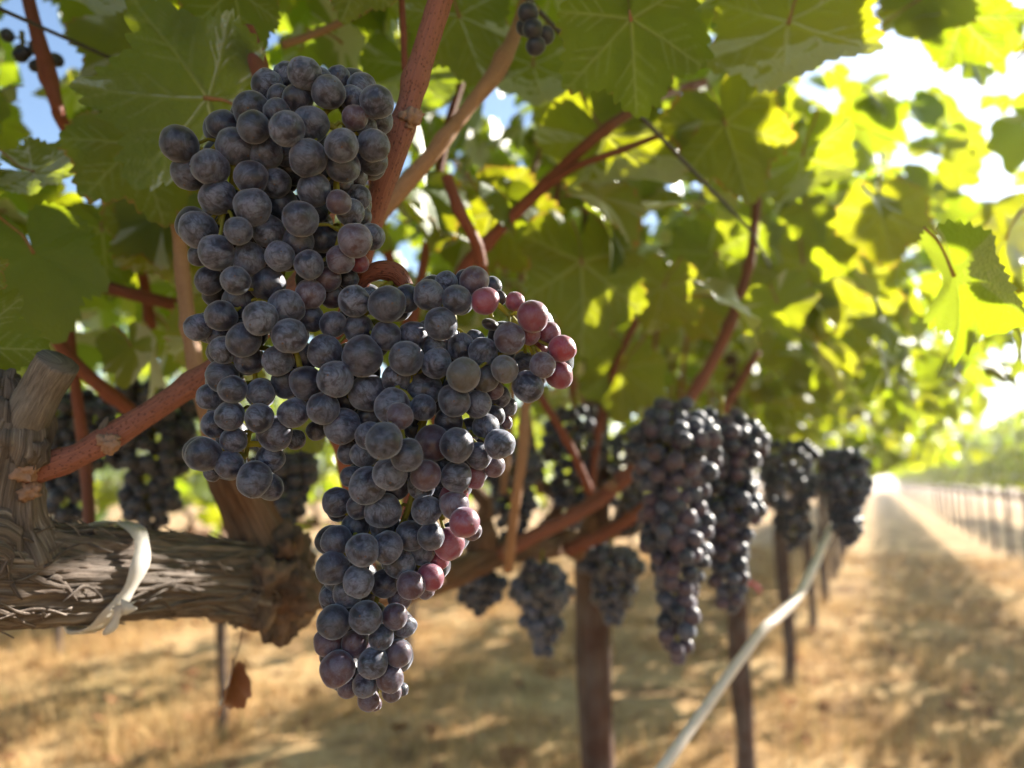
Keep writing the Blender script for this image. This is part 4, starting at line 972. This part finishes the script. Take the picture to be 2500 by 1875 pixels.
for k, (u, v, d, ln, w, n, lab, tones) in enumerate(BG):
    grape_bunch(lab, at(u, v, d), random_bunch(int(n * 1.25), ln / FPX * d, w / FPX * d * 1.2, 300 + k, tones=tones), 'blurred bunches further back', 300 + k, far=True, top=(0, 0, .02))
def merged_bunch(seedn):
    V, F = [], []
    me = BERRY_FAR[0]; bv = np.array([v.co[:] for v in me.vertices]); bf = [tuple(p.vertices) for p in me.polygons]
    for p, r, c in random_bunch(70, .17, .09, seedn):
        b = len(V); V += [tuple(q) for q in bv * r + np.array(p)]; F += [tuple(i + b for i in f) for f in bf]
    return mesh('far_bunch', V, F, M['grape_far'])
FB = [merged_bunch(1), merged_bunch(2)]
fg = random.Random(61)
for k in range(14):
    y = 2.3 + .42 * k
    o = thing('grape_bunch', 'dark distant bunch under the near row canopy, %s beyond the pale hose' % ORD[k], 'grapes', (ROW_X + fg.uniform(.08, .30), y, fg.uniform(1.06, 1.18)), 'distant bunches in the near row', FB[k % 2])
    o.rotation_euler = (0, 0, fg.uniform(0, 6.28)); o.color = skin('n', fg)
for k, (u, v, d, n) in enumerate([(52, 118, .66, 4), (105, 150, .66, 6), (1312, 62, .50, 5)]):
    data = random_bunch(n, .022, .026, 500 + k, r=.0062, tones='dd')
    grape_bunch(['tiny cluster of black berries at the top corner beside the dark wire', 'small cluster of black berries below the dark wire at the top corner', 'few black berries beside the dark wire above the pink-berried bunch'][k],
                at(u, v - 25, d), data, 'small late clusters', 500 + k, far=True, top=(0, 0, .006))

# ------------------------------------------------------------------ thin air volume added to imitate lens glare
HB = [(x, y, z) for z in (-1.1, 2.95) for x, y in ((-262, -62), (262, -62), (262, 332), (-262, 332))]
HFc = [(3, 2, 1, 0), (4, 5, 6, 7), (0, 1, 5, 4), (1, 2, 6, 5), (2, 3, 7, 6), (3, 0, 4, 7)]
hm = bpy.data.materials.new('glare_volume'); hm.use_nodes = True
hn = hm.node_tree
for n_ in list(hn.nodes):
    if n_.type != 'OUTPUT_MATERIAL': hn.nodes.remove(n_)
pv = hn.nodes.new('ShaderNodeVolumePrincipled')
pv.inputs['Color'].default_value = (0.93, 0.95, 1.0, 1)
pv.inputs['Density'].default_value = 0.0034
pv.inputs['Anisotropy'].default_value = 0.65
hn.links.new(pv.outputs[0], [n_ for n_ in hn.nodes if n_.type == 'OUTPUT_MATERIAL'][0].inputs['Volume'])
hz = obj('glare_haze', mesh('glare_haze', HB, HFc, hm, smooth=False)); hz['kind'] = 'stuff'
hz['label'] = 'thin milky volume added over the vineyard in place of lens glare'; hz['category'] = 'glare_haze'
